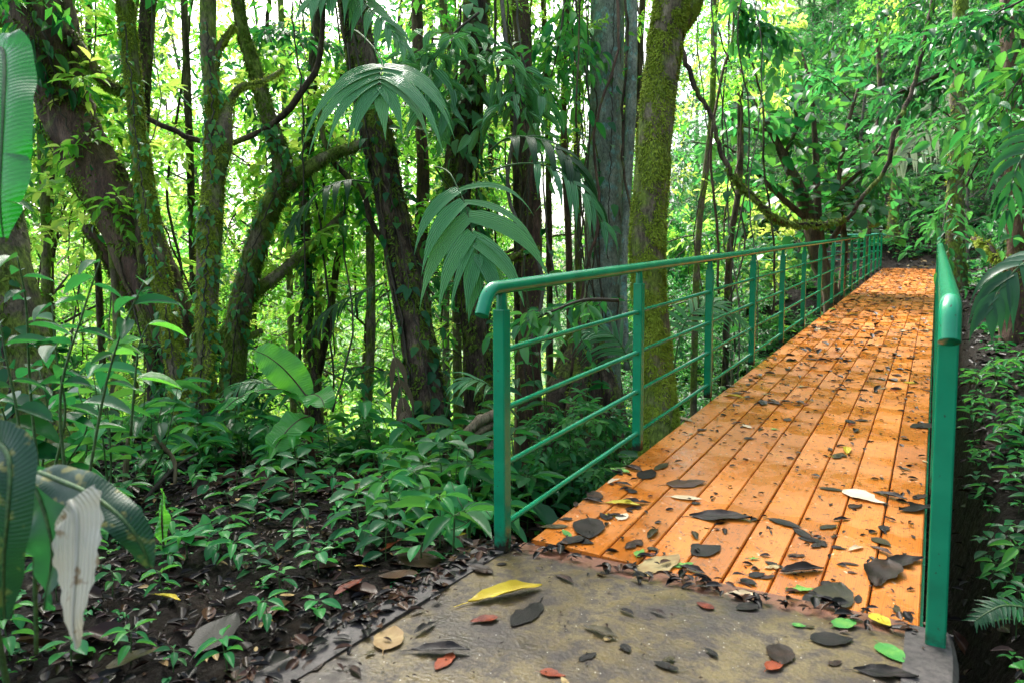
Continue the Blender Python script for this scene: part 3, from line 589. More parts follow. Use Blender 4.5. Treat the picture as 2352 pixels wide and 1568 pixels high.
def hero(name,label,cat,pts,mat,moss=None,branches=(),crown=None,rough=.09,ridge=.05,seg=16,seed=1,ground_=True,rpm=12,root=True):
    """pts: (px,py,depth,width px) top or bottom first; the trunk is continued down to the ground"""
    C=P3(pts); r_=A([p[3]*p[2]*PXM/2 for p in pts])
    if C[0][2]<C[-1][2]: C=C[::-1]; r_=r_[::-1]
    if ground_:
        zb=float(Z(C[-1][0],C[-1][1]))-.15
        if C[-1][2]>zb+.05:
            dx=(C[-1]-C[-2]); C=np.vstack([C,[C[-1][0]+dx[0]*.1,C[-1][1],zb]]); r_=np.append(r_,r_[-1]*(1.35 if root else 1.1))
    o=A([C[-1][0],C[-1][1],C[-1][2]])
    e=thing(name,label,cat,tuple(o)); L=np.linalg.norm(np.diff(C,axis=0),axis=1).sum(); n=int(max(10,L*rpm))
    X=crm(np.hstack([C,r_[:,None]]),n); Cc,rr=X[:,:3],X[:,3]
    g1=G(); V,F=tube(Cc,rr,seg,None,rough,True,ridge,seed); g1.add(V,F); tr=link('trunk',g1.mesh('trunk',mat,o),e)
    if moss: moss_on(Cc,rr,moss[0],moss[1],moss[2],e,o,seed,*(moss[3:] if len(moss)>3 else ()))
    for bi,b in enumerate(branches):
        Cb=P3(b); rb=A([p[3]*p[2]*PXM/2 for p in b]); nb=int(max(8,np.linalg.norm(np.diff(Cb,axis=0),axis=1).sum()*rpm)); X=crm(np.hstack([Cb,rb[:,None]]),nb)
        g1=G(); V,F=tube(X[:,:3],X[:,3],10,None,rough,True,ridge*.6,seed+bi+1); g1.add(V,F); link('branch',g1.mesh('branch',mat,o),e)
        if moss and moss[0]>500: moss_on(X[:,:3],X[:,3],moss[0]//5,moss[1]*.8,moss[2],e,o,seed+bi+5)
    if crown is not None:
        for (me,off,sc,rz) in crown:
            c=link('crown',me,e); top=Cc[0]; c.location=tuple(top+A(off)-o); c.scale=(sc,)*3; c.rotation_euler=(0,0,rz)
    return e
# ---------------------------------------------------------------- prototypes
PT={}
def proto(key,name,label,cat,**k):
    tm,cm_=make_tree(name,**k); e=thing(name,label,cat,(0,0,0)); link('trunk',tm,e); link('crown',cm_,e); PT[key]=e; return e
proto('a','forest_tree','slender forest tree','tree',H=8.5,lo=.8,rad=1.9,nl=22,ntw=17,nleaf=11,size=.12,wid=.42,lmat=M['bright'],bmat=M['barkpale'],seed=3,trunk_r=.06)
proto('b','forest_tree','slender forest tree','tree',H=7,lo=.3,rad=2.1,nl=20,ntw=16,nleaf=11,size=.14,wid=.45,lmat=M['bright'],bmat=M['bark'],seed=4,trunk_r=.055)
proto('c','forest_tree','forest tree','tree',H=10,lo=2.5,rad=2.4,nl=24,ntw=16,nleaf=11,size=.14,wid=.45,lmat=M['canopy'],bmat=M['bark'],seed=5,trunk_r=.09)
proto('d','forest_tree','hillside tree','tree',H=6.5,lo=.6,rad=2.2,nl=20,ntw=18,nleaf=12,size=.115,wid=.48,lmat=M['cool'],bmat=M['barkpale'],seed=6,trunk_r=.07)
proto('e','forest_tree','hillside tree','tree',H=6,lo=.4,rad=2.2,nl=20,ntw=18,nleaf=12,size=.11,wid=.42,lmat=M['mint'],bmat=M['barkpale'],seed=8,trunk_r=.06)
proto('s1','shrub','leafy shrub','shrub',H=1.5,lo=.15,rad=.85,nl=12,ntw=8,nleaf=7,size=.13,wid=.42,lmat=M['mint'],bmat=M['twig'],seed=9,trunk_r=.014,T=T_MD,tl=.3)
proto('s2','shrub','broad-leaved shrub','shrub',H=1.2,lo=.15,rad=.7,nl=10,ntw=6,nleaf=5,size=.2,wid=.5,lmat=M['cool'],bmat=M['twig'],seed=10,trunk_r=.014,T=T_MD,tl=.32)
proto('s3','shrub','yellow-green shrub','shrub',H=2.2,lo=.2,rad=1.1,nl=14,ntw=8,nleaf=7,size=.15,wid=.42,lmat=M['bright'],bmat=M['twig'],seed=12,trunk_r=.018,T=T_MD,tl=.4)
proto('s4','shrub','dark green shrub','shrub',H=1.5,lo=.1,rad=.9,nl=12,ntw=8,nleaf=7,size=.14,wid=.42,lmat=M['dark'],bmat=M['twig'],seed=13,trunk_r=.014,T=T_MD,tl=.3)
def make_fern(key,name,label,cat,n,L,ll,lw,mat,nlf,seed,arch=.9,st=.2,smat='gstem',droop=.12,fold=.3,stem=0.):
    rs=np.random.default_rng(seed); gl,gr=G(),G()
    for i in range(n):
        az=i*2.4+rs.uniform(-.2,.2); l=L*rs.uniform(.75,1.1); el=rs.uniform(.7,1.2)
        o_=A([math.cos(az),math.sin(az),0]); P=[A([0,0,stem])+o_*.01]
        for u in (.33,.66,1.): P.append(A([0,0,stem])+o_*l*(u*math.cos(el)+.45*arch*u*u)+A([0,0,1.])*l*(u*math.sin(el)-arch*.75*u*u))
        frond(P,(0,0,1),nlf,ll,lw,1.25,.55,droop,.1,4,.006,gl,gr,rs,st,.5,fold)
    if stem: V,F=tube([(0,0,-.2),(.02,0,stem*.5),(0,0,stem+.02)],[.03,.022,.02],8,8,.05); gr.add(V,F)
    e=thing(name,label,cat); link('frond',gl.mesh('frond',M[mat]),e); link('stem',gr.mesh('stem',M[smat]),e); PT[key]=e
make_fern('f1','fern','fern','fern',8,.7,.14,.022,'cool',16,21,fold=.2)
make_fern('f2','palm','understorey palm','palm',7,1.3,.42,.04,'palmdk',14,22,arch=.8,droop=.12)
make_fern('f3','palm','small palm','palm',7,1.0,.36,.055,'palm',9,23,arch=.9,droop=.14)
# seedlings
def make_seedling(key,h,nw,ls,wid,mat,seed,tiers=2,T=T_MD,smat='gstem',label='seedling',name='seedling'):
    rs=np.random.default_rng(seed); gs,gl=G(),G(); b=rs.normal(0,.08*h,2)
    pts=[A([0,0,-.04]),A([b[0]*.3,b[1]*.3,h*.5]),A([b[0],b[1],h])]; V,F=tube(pts,[.004,.003,.002],5,7); gs.add(V,F)
    for q in range(tiers):
        u=1-q*.38; c=A([b[0]*u,b[1]*u,h*u]); n=nw if q==0 else max(2,nw-2)
        az=np.arange(n)*TAU/n+q*.7+rs.uniform(-.25,.25,n); el=rs.uniform(-.25,.35,n)
        d=np.stack([np.cos(az)*np.cos(el),np.sin(az)*np.cos(el),np.sin(el)],-1)
        for k in range(n): V,F=tube([c,c+d[k]*ls*.2],[.0018,.0012],3,cap=False); gs.add(V,F)
        gl.add(*scat(T,c+d*ls*.18,d+A([0,0,-.12]),np.tile([0,0,1.],(n,1))+rs.normal(0,.2,(n,3)),ls*rs.uniform(.7,1.15,n)*(1 if q==0 else 1.1),wid,np.clip(rs.normal(.45,.22,n),0,1)))
    e=thing(name,label,'plant'); link('stem',gs.mesh('stem',M[smat]),e); link('foliage',gl.mesh('foliage',M[mat]),e); PT[key]=e
T_SD=leaf_tmpl(5,5,.25,.10,.45,.1); T_RD=leaf_tmpl(5,5,.2,.06,.5,.1)
make_seedling('p1',.16,5,.11,.38,'seed',31,2,T_SD)
make_seedling('p2',.10,4,.09,.55,'seed',32,2,T_RD)
make_seedling('p3',.22,5,.13,.34,'seed',33,3,T_SD)
make_seedling('p4',.26,4,.15,.5,'cool',34,3,T_RD)
make_seedling('p5',.12,6,.16,.3,'cool',35,1,T_SD)
make_seedling('p6',.14,4,.10,.42,'mint',36,2,T_SD)
CR_C=PT['c'].children[1].data if PT['c'].children[1].name.startswith('crown') else PT['c'].children[0].data
def crownmesh(k): return [c for c in PT[k].children if c.name.startswith('crown')][0].data
# ---------------------------------------------------------------- hero trees
cC,cA=crownmesh('c'),crownmesh('a')
hero('tree','thick dark leaning tree with vine-hung forked trunk at the upper left','tree',
 [(20,-190,5.9,110),(60,-60,6,104),(110,100,6.1,106),(135,210,6.2,112),(185,330,6.2,110),(248,440,6.2,112),(315,550,6.2,110),(365,670,6.2,108),(410,800,6.2,106),(450,930,6.1,114),(470,1030,6,150)],M['barkred'],(16000,.045,M['tuftdk'],0,1,.42),
 branches=[[(140,215,6.2,90),(150,100,6.2,78),(135,0,6.2,70),(120,-140,6.1,60)],[(165,80,6.1,26),(235,185,6,22),(300,215,6,14)],[(110,120,6.2,60),(40,60,6.3,46),(-60,10,6.3,40)],[(200,520,6.6,22),(260,620,6.6,22),(330,760,6.5,20)]],
 crown=[(cC,(0,0,-3.4),1.0,0)],rough=.13,ridge=.07,seed=2,seg=20)
hero('tree','slender mossy tree standing in front of the thick leaning trunk','tree',
 [(278,-120,5.6,34),(292,60,5.6,35),(318,300,5.6,36),(340,470,5.5,42),(372,640,5.4,40),(400,800,5.3,42),(430,1000,5.2,50),(440,1080,5.1,60)],M['barkmoss'],(30000,.026,M['tuft'],.1,1,.12),crown=None,seed=3)
hero('tree','thin dark tree close beside the slender mossy one at upper left','tree',
 [(350,-120,6,36),(338,60,6,34),(325,250,6,34),(322,420,6,32),(332,600,6,32),(350,700,6.1,32)],M['bark'],(2500,.04,M['tuftdk']),crown=None,seed=4)
hero('tree','straight grey-green tree with a mossy burl, second from the leaning trunk','tree',
 [(476,-120,5.2,34),(480,120,5.2,36),(492,260,5.2,40),(490,420,5.2,46),(480,560,5.1,50),(472,760,5,46),(462,960,5,54),(452,1060,5,70)],M['barkmoss'],(24000,.025,M['tuft'],.2,1,.18),
 branches=[[(488,430,5.2,44),(512,340,5.2,44),(514,280,5.2,40),(530,232,5.3,18),(552,200,5.3,15),(600,190,5.3,12),(650,160,5.4,9)],[(486,240,5.2,20),(500,120,5.2,16),(540,60,5.2,12)]],crown=None,seed=5)
hero('tree','grey-green tree forking into a long bent limb left of the palm trunks','tree',
 [(530,-120,6,26),(556,60,6,28),(592,180,6,30),(622,290,6,36),(650,400,6,46),(600,530,6,46),(556,690,6,50),(535,860,6.1,54),(520,1010,6.1,66)],M['barkmoss'],(16000,.035,M['tuftdk'],.0,1,.3),
 branches=[[(655,430,6,40),(710,385,6,30),(770,352,6.1,25),(830,330,6.1,20),(900,280,6.2,14)],[(560,690,6.1,34),(640,630,6.2,26),(720,560,6.4,22),(790,490,6.6,14)],[(545,710,6.1,26),(500,800,6.2,20),(600,760,6.0,14)]],crown=[(cC,(0,0,-3.0),.8,4)],seed=6)
hero('tree','thin straight tree draped with small ferns between forked tree and palm trunk','tree',
 [(745,-120,6.8,22),(722,120,6.8,22),(714,300,6.8,20),(700,450,6.8,20),(706,620,6.8,20),(712,760,6.8,20),(724,900,6.7,22)],M['bark'],(2500,.04,M['tuftdk']),crown=None,seed=7)
hero('palm_tree','thick dark palm trunk wrapped in roots and moss above the dead frond','palm',
 [(785,-160,5.9,64),(825,100,5.9,68),(860,280,5.8,68),(900,470,5.8,66),(935,640,5.7,68),(965,800,5.6,74),(1000,1000,5.5,90)],M['bark'],(16000,.035,M['tuftdk'],0,1,.3),crown=[(cC,(0,.3,-2.8),.8,5)],seed=8,rough=.1)
hero('palm_tree','thin straight dark trunk just right of the thick palm trunk','palm',
 [(955,-120,7,24),(962,200,7,26),(972,400,7,28),(966,560,7,30),(980,750,7,26),(985,900,7,28)],M['barkred'],(900,.03,M['tuftdk']),crown=None,seed=9)
hero('tree','dark tree shrouded with epiphytes behind the hanging broad palm fronds','tree',
 [(1092,-120,6.3,52),(1088,150,6.3,58),(1070,300,6.3,56),(1056,450,6.3,48),(1070,600,6.3,50),(1092,760,6.3,62),(1108,960,6.3,84)],M['bark'],(9000,.045,M['tuftdk'],0,1,.35),
 branches=[[(1088,200,6.3,30),(1040,330,6.3,26),(1036,470,6.3,24),(1060,620,6.3,30)],[(1085,620,6.2,12),(1150,600,6.2,20),(1240,570,6.2,12)]],crown=None,seed=10,rough=.15,ridge=.1)
hero('tree','reddish-brown straight tree in the middle above the handrail bend','tree',
 [(1182,-120,7.5,34),(1202,120,7.5,38),(1212,330,7.5,42),(1222,520,7.5,46),(1220,700,7.5,50),(1215,900,7.5,60)],M['barkred'],(2500,.04,M['tuftdk']),crown=[(cC,(0,0,-3.0),.8,7)],seed=11)
hero('tree','large blue-grey lichened tree with buttress roots behind the railing','tree',
 [(1397,-160,7.8,76),(1393,200,7.8,78),(1388,420,7.8,82),(1384,600,7.8,84),(1380,760,7.8,88),(1376,900,7.7,100),(1372,1040,7.7,120)],M['barklich'],None,
 branches=[[(1448,-120,7.6,30),(1450,200,7.5,26),(1440,450,7.5,20),(1432,650,7.4,18),(1440,850,7.3,14)]],crown=None,seed=12,rough=.04,ridge=.008,seg=24)
hero('tree_stump','broad dark buttressed trunk base in shadow behind the first railing panel','stump',
 [(1352,700,7.1,40),(1345,770,7.1,84),(1335,880,7,140),(1325,1040,6.9,200)],M['bark'],(5000,.05,M['tuftdk'],0,1,.5),
 branches=[[(1340,780,7.0,40),(1290,900,6.7,56),(1235,1060,6.5,56),(1215,1180,6.4,46)],[(1345,780,6.9,36),(1325,920,6.5,44),(1290,1080,6.2,44),(1275,1230,6.0,36)],[(1350,790,7,40),(1400,900,6.8,50),(1430,1050,6.7,50)]],seed=33,rough=.14,ridge=.1)
hero('tree','yellow-green moss-covered tree right beside the bridge railing','tree',
 [(1556,-160,4.9,78),(1540,20,4.9,78),(1525,120,4.9,78),(1506,300,4.85,79),(1489,520,4.85,80),(1489,640,4.85,77),(1500,760,4.85,74),(1512,900,4.85,78),(1516,1010,4.8,92),(1520,1150,4.8,104)],M['barkmoss'],(85000,.023,M['tuft'],0,1,.2),
 branches=[[(1556,60,4.95,44),(1582,30,5,40),(1600,-10,5,34),(1625,-100,5,30)]],crown=None,seed=13,rough=.05,ridge=.02,seg=20)
hero('tree','broad mossy trunk flaring at its base at the left edge of the photo','tree',
 [(-90,100,4.5,80),(-50,300,4.4,90),(-18,450,4.3,100),(12,640,4.2,115),(45,820,4.2,135),(75,1000,4.15,175),(85,1110,4.1,240)],M['barkmoss'],(8000,.04,M['tuftdk'],0,1,.45),
 branches=[[(80,900,4.2,60),(140,1000,4.1,50),(185,1090,4.05,40)]],crown=[(cC,(0,0,-2.1),.7,10)],seed=14,rough=.1,ridge=.05)
hero('tree','thick red-brown trunk with moss at the upper right edge','tree',
 [(2330,-120,8,60),(2338,120,8,62),(2345,300,8,64),(2350,520,8,66),(2352,640,8,70)],M['barkred'],(3500,.045,M['tuftdk']),seed=15,rough=.13)
hero('tree','pale mossy trunk right of the far end of the right handrail','tree',
 [(2208,-60,12.5,30),(2202,120,12.5,30),(2196,330,12.5,32),(2193,500,12.4,36),(2200,650,12.3,42)],M['barkmoss'],(2500,.06,M['tuft']),crown=[(cA,(0,0,-1.4),.9,11)],seed=16,rough=.12)
hero('tree','pale mossy trunk standing left of the dark earth bank at the bridge end','tree',
 [(2078,200,23,16),(2064,330,23,18),(2056,450,23,20),(2050,520,23,22)],M['barkmoss'],(1500,.08,M['tuft']),crown=[(crownmesh('d'),(0,0,-1.6),.8,11)],seed=17,rough=.12)
# the broad-leaved dark tree leaning over the bridge
tocam=nrm(-FW)
T_FLAT=leaf_tmpl(5,3,.12,.03,.38)
def darktree():
    rs=np.random.default_rng(40); o=at(1905,700,13.2); o[2]=float(Z(o[0],o[1])); e=thing('tree','small dark tree with large round leaves leaning over the middle of the railing','tree',tuple(o))
    limbs=[[(1912,720,13.2,36),(1882,600,13.2,38),(1852,480,13.2,34),(1800,360,13.1,20),(1740,240,13,11),(1700,160,13,7)],
           [(1895,640,13.3,22),(1880,500,13.3,18),(1872,330,13.3,13),(1862,200,13.2,9),(1840,120,13.2,6)],
           [(1930,720,13.4,16),(1940,560,13.4,15),(1925,440,13.4,12),(1945,300,13.4,9),(1975,190,13.4,6)],
           [(1860,510,13.2,16),(1790,450,13,13),(1720,380,13,9),(1660,330,13,6)],[(1925,440,13.4,10),(1990,380,13.3,8),(2030,330,13.3,5)],
           [(1905,560,13.2,14),(1960,480,13.1,10),(2010,460,13,6)],[(1800,360,13.1,10),(1830,280,13.0,8),(1800,180,13,5)],[(1775,300,13.1,9),(1700,290,13,7),(1650,230,13,4)]]
    gl,gt=G(),G()
    for li,b in enumerate(limbs):
        C=P3(b); rb=A([p[3]*p[2]*PXM/2 for p in b])
        if li in(0,2): zb=float(Z(C[0][0],C[0][1]))-.2; C=np.vstack([[C[0][0],C[0][1],zb],C]); rb=np.append(rb[0]*1.4,rb)
        X=crm(np.hstack([C,rb[:,None]]),26); g1=G(); V,F=tube(X[:,:3],X[:,3],8,None,.1,seed=li); g1.add(V,F); link('trunk' if li in(0,2) else 'branch',g1.mesh('branch',M['barkred'],o),e)
        lo_=.45 if li<3 else .2; nt_=19 if li<3 else 15
        q=(rs.uniform(lo_,1,nt_)*25).astype(int); P0=X[q,:3]; D0=rs.normal(0,1,(nt_,3))*A([1,1,.45])+A([0,0,.15])
        twigs(P0,D0,rs.uniform(.7,1.6,nt_),6,.27,.66,rs,T_FLAT,.25,gl,gt,.009,rs.uniform(.1,.9,nt_),hang=.35)
    link('foliage',gl.mesh('foliage',M['cool'],o),e); link('twigs',gt.mesh('twigs',M['twig'],o),e)
darktree()
# ---------------------------------------------------------------- lianas
def strands(parent_label,pts,n,seed,mat='bark',r0=.008,name='liana'):
    rs=np.random.default_rng(seed); C=P3(pts); r_=A([p[3]*p[2]*PXM/2 for p in pts]); X=crm(np.hstack([C,r_[:,None]]),70); o=C[-1]
    for i in range(n):
        a=rs.uniform(-1.9,1.9)+np.cumsum(rs.normal(0,.06,70)); a0=int(rs.uniform(0,25)); a1=int(rs.uniform(45,70))
        o_=tocam*np.cos(a)[:,None]+RT*np.sin(a)[:,None]; lift=1.02+.12*np.abs(np.sin(np.arange(70)*rs.uniform(.05,.2)+i)); Q=(X[:,:3]+o_*(X[:,3]*lift)[:,None])[a0:a1]+rs.normal(0,.003,(a1-a0,3))
        rr=r0*rs.uniform(.5,1.6); g1=G(); V,F=tube(Q,rr,6,None,.15,seed=i); g1.add(V,F); e=thing(name,parent_label,'liana',tuple(o)); AUTO.append((e,'px')); link('stem',g1.mesh('stem',M[mat if i%2 else 'twig'],o),e)
strands('creeper root on leaning trunk,',[(110,100,6.1,118),(180,330,6.3,112),(245,440,6.3,118),(315,540,6.3,125),(410,800,6.2,130),(470,1030,6,190)],9,1)
strands('thin creeper root on palm trunk,',[(785,-160,5.9,64),(860,280,5.8,68),(900,470,5.8,66),(965,800,5.6,74),(1000,1000,5.5,90)],9,2)
strands('creeper root on epiphyte tree,',[(1088,0,6.3,58),(1070,300,6.3,56),(1070,600,6.3,50),(1108,960,6.3,84)],8,3)
strands('pale creeper on lichened tree,',[(1397,-160,7.8,84),(1388,420,7.8,88),(1362,760,7.5,130),(1340,900,7.3,200)],2,4,'barkpale')
strands('creeper root on reddish tree,',[(1182,-120,7.5,34),(1212,330,7.5,42),(1220,700,7.5,50)],4,5)
def liana(label,pts,mat,seed=1,rough=.08,moss=None,seg=8,n=None,leaf=None):
    C=P3(pts); r_=A([p[3]*p[2]*PXM/2 for p in pts]); L=np.linalg.norm(np.diff(C,axis=0),axis=1).sum(); n=n or int(max(12,L*8))
    X=crm(np.hstack([C,r_[:,None]]),n); rs=np.random.default_rng(seed); X[:,:3]+=rs.normal(0,.006,X[:,:3].shape); o=C[-1]
    g1=G(); V,F=tube(X[:,:3],X[:,3],seg,None,rough,seed=seed); g1.add(V,F); e=thing('liana',label,'liana',tuple(o)); link('stem',g1.mesh('stem',mat,o),e)
    if moss: moss_on(X[:,:3],X[:,3],moss[0],moss[1],moss[2],e,o,seed,*moss[3:])
    if leaf:
        gl=G(); k=rs.integers(2,n-1,leaf[0]); d=rs.normal(0,1,(leaf[0],3))*A([1,1,.4])+A([0,0,-.5])
        gl.add(*scat(T_HEART,X[k,:3],d,rs.normal(0,.4,(leaf[0],3))+A([0,0,1.]),leaf[1]*rs.uniform(.6,1.2,leaf[0]),.6,rs.uniform(0,1,leaf[0]))); link('foliage',gl.mesh('foliage',leaf[2],o),e)
    return e
liana('big looping liana with a mossy sagging belly hanging above the railing',[(1545,60,6.6,10),(1572,130,6.6,11),(1600,210,6.5,12),(1636,270,6.5,10),(1650,330,6.5,11),(1678,400,6.5,12),(1728,452,6.6,13),(1778,499,6.7,14),(1830,516,6.8,12),(1890,514,6.9,11),(1944,502,7,10),(1982,452,7,10),(2034,390,7.1,10),(2056,300,7.1,11),(2094,210,7.2,10),(2120,110,7.3,10),(2150,-40,7.4,12)],M['bark'],2,.12,(4200,.035,M['tuftdk'],.3,.62,.3),10,120)
liana('curved woody liana swinging from the straight tree to the palm trunk',[(318,262,5.95,11),(380,290,5.9,12),(440,318,5.9,13),(520,330,5.9,13),(600,305,5.9,14),(655,262,5.9,15),(692,215,5.9,15),(725,160,6,14),(740,90,6,12),(748,-60,6,11)],M['bark'],3)
liana('dark curved branch vine sagging beside the palm trunk into the fork',[(735,250,6.2,10),(742,310,6.2,12),(765,370,6.2,14),(800,410,6.2,14),(835,440,6.2,15),(850,500,6.2,14),(880,560,6.2,12)],M['bark'],4)
for i in range(60):
    rs=np.random.default_rng(100+i); x=rs.choice([rs.uniform(560,1470),rs.uniform(40,560),rs.uniform(1590,1720)],p=[.68,.2,.12]); d=rs.uniform(5.6,9.5); wd=rs.choice([3,4,5,7,10],p=[.4,.28,.17,.1,.05]); sw=rs.uniform(-90,90); yb=rs.uniform(560,1010)
    pts=[(x,-90,d,wd)]+[(x+sw*u+rs.normal(0,16),-90+(yb+90)*u,d,wd*rs.uniform(.85,1.1)) for u in (.2,.4,.6,.8,1)]
    e=liana('thin woody liana hanging straight down' if wd<6 else 'thicker woody liana hanging down',pts,M[['twig','bark','barkred','barkpale'][i%4]],200+i,.08,None,5,30,(rs.integers(4,16),rs.uniform(.07,.13),M['cool']) if i%2 else None); AUTO.append((e,'px'))
# thin saplings trunks crossing the bright background
for i,(x0,y0,x1,y1,d,wd,mt) in enumerate([(90,240,108,720,7.2,20,'barkmoss'),(108,500,125,900,7.4,18,'bark'),(850,520,840,990,6.8,20,'barkmoss'),(735,640,738,1010,7.4,16,'barkmoss'),(690,420,728,960,7,14,'bark'),(1155,-80,1190,520,8,20,'bark'),(1305,-80,1308,640,8.2,15,'barkred'),(1245,-80,1262,620,8.4,14,'bark'),(1120,-80,1100,320,8,18,'barkpale'),(1335,-80,1330,700,8.3,16,'barkmoss'),(1010,-80,1045,420,7.8,20,'barkmoss'),(205,-80,222,560,8.4,14,'bark'),(420,-80,446,700,8,16,'bark'),(640,-80,668,760,8.6,14,'barkmoss'),(250,520,262,900,6.4,16,'barkmoss'),(780,560,700,1000,7.4,16,'bark'),(1640,-80,1600,620,9,14,'barkmoss'),(1700,200,1672,640,10,14,'bark'),(2015,60,2000,420,19.6,10,'bark'),(1480,-80,1470,500,8.6,16,'bark')]):
    rs=np.random.default_rng(300+i); mx=(x0+x1)/2+rs.uniform(-14,14)
    e=hero('sapling','thin straight sapling trunk','tree',[(x0,y0,d,wd),(mx,(y0+y1)/2,d,wd*1.05),(x1,y1,d,wd*1.1)],M[mt],(700,.04,M['tuftdk'],0,1,.5) if 'moss' in mt else None,crown=[(cA,(0,0,-2.6-rs.uniform(0,1)),.6,i)] if y0<0 else [(crownmesh('s3'),(0,0,-.6),.8,i)],seed=300+i,seg=8,rpm=6,root=False); AUTO.append((e,'px'))
# ---------------------------------------------------------------- background trees
def clear(x,y,r): return not((-1.2-r<x<2.4+r and -6<y<21.8) )
LBL={'a':'pale-stemmed tree with bright yellow-green leaves','b':'bushy tree with bright backlit leaves','c':'tall tree with mid-green crown','d':'hillside tree with dull green leaves','e':'hillside tree with fresh green leaves'}
bgpos=[]
def place_bg(n,yaw0,yaw1,d0,d1,keys,seed,rmin,sc=(.8,1.2),zoff=0,cl=.8):
    rs=np.random.default_rng(seed); tries=0; k=0
    while k<n and tries<n*60:
        tries+=1; a=YAW+R(rs.uniform(yaw0,yaw1)); d=math.sqrt(rs.uniform(d0*d0,d1*d1)); x=CAM[0]+math.sin(a)*d; y=CAM[1]+math.cos(a)*d
        if not clear(x,y,cl): continue
        qx=proj((x,y,float(Z(x,y))+2)); 
        if d<36 and 1985<qx[0]<2185 and y>20: continue
        if d<29 and 1840<qx[0]<2060 and y>14: continue
        if any((x-q[0])**2+(y-q[1])**2<rmin*rmin for q in bgpos): continue
        bgpos.append((x,y)); kx=keys[rs.integers(len(keys))]
        c=put_copy(PT[kx],(x,y,float(Z(x,y))+zoff),rs.uniform(0,TAU),rs.uniform(*sc),LBL[kx],'tree','forest trees','px',.05); k+=1
place_bg(8,-42,-3,9.5,13,'ab',51,2.2,(.8,1.1))
place_bg(26,-42,0,12.5,20,'abcabc',52,2.1,(.9,1.3))
place_bg(28,-44,2,20,34,'bbac',53,2.8,(1.2,1.8))
place_bg(16,8,22,10,20,'ed',54,1.9,(.55,.85))
place_bg(40,5,40,24,34,'dde',55,2.2,(.7,1.1))
place_bg(34,2,42,30,50,'dddeb',56,3.2,(1.1,1.7))
place_bg(14,35,44,7,22,'d',57,1.8,(.5,.9),0,1.0)
for i,(x,y,s) in enumerate(((4.6,2.0,.8),(5.0,5.2,.85),(4.8,8.6,.8),(5.6,12,.9),(4.2,-1.2,.8),(5,15.5,.8))):  # out-of-view trees added so their crowns shade the right bank
    put_copy(PT['c'],(x,y,float(Z(x,y))-.3),i*1.3,s,'unseen canopy tree added to shade right bank','tree','unseen shade trees on the right bank','px',.03)
# ---------------------------------------------------------------- shrubs on the banks
SL={'s1':'fresh green leafy shrub','s2':'glossy broad-leaved shrub','s3':'yellow-green leafy shrub','s4':'dark green leafy shrub','f1':'arching fern','f2':'dark understorey palm','f3':'low palm with broad leaflets'}
SC={'s1':'shrub','s2':'shrub','s3':'shrub','s4':'shrub','f1':'fern','f2':'palm','f3':'palm'}
def on_way(p,m=.1): return -.2-m<p[0]<1.6+m and p[1]<21.6
def place_px(n,poly,keys,seed,sc,lbl,cats,group,dmin=0.,dmax=60,m=.1,rep=0.,tilt=.1,zo=0):
    rs=np.random.default_rng(seed); x0,y0,x1,y1=poly; k=0; tr=0; got=[]
    while k<n and tr<n*40:
        tr+=1; px,py=rs.uniform(x0,x1),rs.uniform(y0,y1); p=ground(px,py)
        if p is None or on_way(p,m): continue
        if 1990<px<2180 and 410<py<610 and rs.random()<.8: continue
        if 1800<px<2040 and py<660: continue
        d=np.linalg.norm(p-CAM)
        if d<dmin or d>dmax: continue
        if rep and any(np.hypot(*(p-q)[:2])<rep for q in got): continue
        got.append(p); kx=keys[rs.integers(len(keys))]
        put_copy(PT[kx],p+A([0,0,zo]),rs.uniform(0,TAU),rs.uniform(*sc),lbl[kx],cats[kx],group,'px',tilt); k+=1
place_px(14,(0,930,1130,1000),['s1','s2','f1','s3'],61,(.35,.65),SL,SC,'undergrowth shrubs',4.6,7.5,.5,.5)
place_px(26,(0,760,1500,960),['s1','s2','s3','f2','f1','f3'],62,(.7,1.2),SL,SC,'undergrowth shrubs',6,14,.5,.8)
place_px(30,(0,700,1700,800),['s3','s3','s1'],63,(1.,1.7),SL,SC,'undergrowth shrubs',9,30,.5,1.)
place_px(16,(1180,900,1500,1250),['s1','s2','f1'],64,(.35,.6),SL,SC,'undergrowth shrubs',2.9,8,.25,.35)
place_px(40,(1500,500,2000,900),['s1','s2','f1','f2','f3','s1'],65,(.6,1.1),SL,SC,'shrubs on the banks',4,22,.5,.8)
place_px(50,(2180,300,2352,900),['s1','s4','f1','s4','s4'],66,(.35,.65),SL,SC,'shrubs on the banks',3.5,22,.9,.6)
place_px(14,(2235,900,2352,1568),['s4','f1','s4'],67,(.2,.4),SL,SC,'shrubs on the banks',2,7,.55,.35)
place_px(70,(1600,330,2352,560),['s4','s4','s1','f1'],68,(.4,.8),SL,SC,'hillside shrubs',19,34,.6,.9)
place_px(90,(1600,0,2352,340),['s1','s3','s1','s4','s4'],69,(.8,1.5),SL,SC,'hillside shrubs',22,55,.6,1.3)
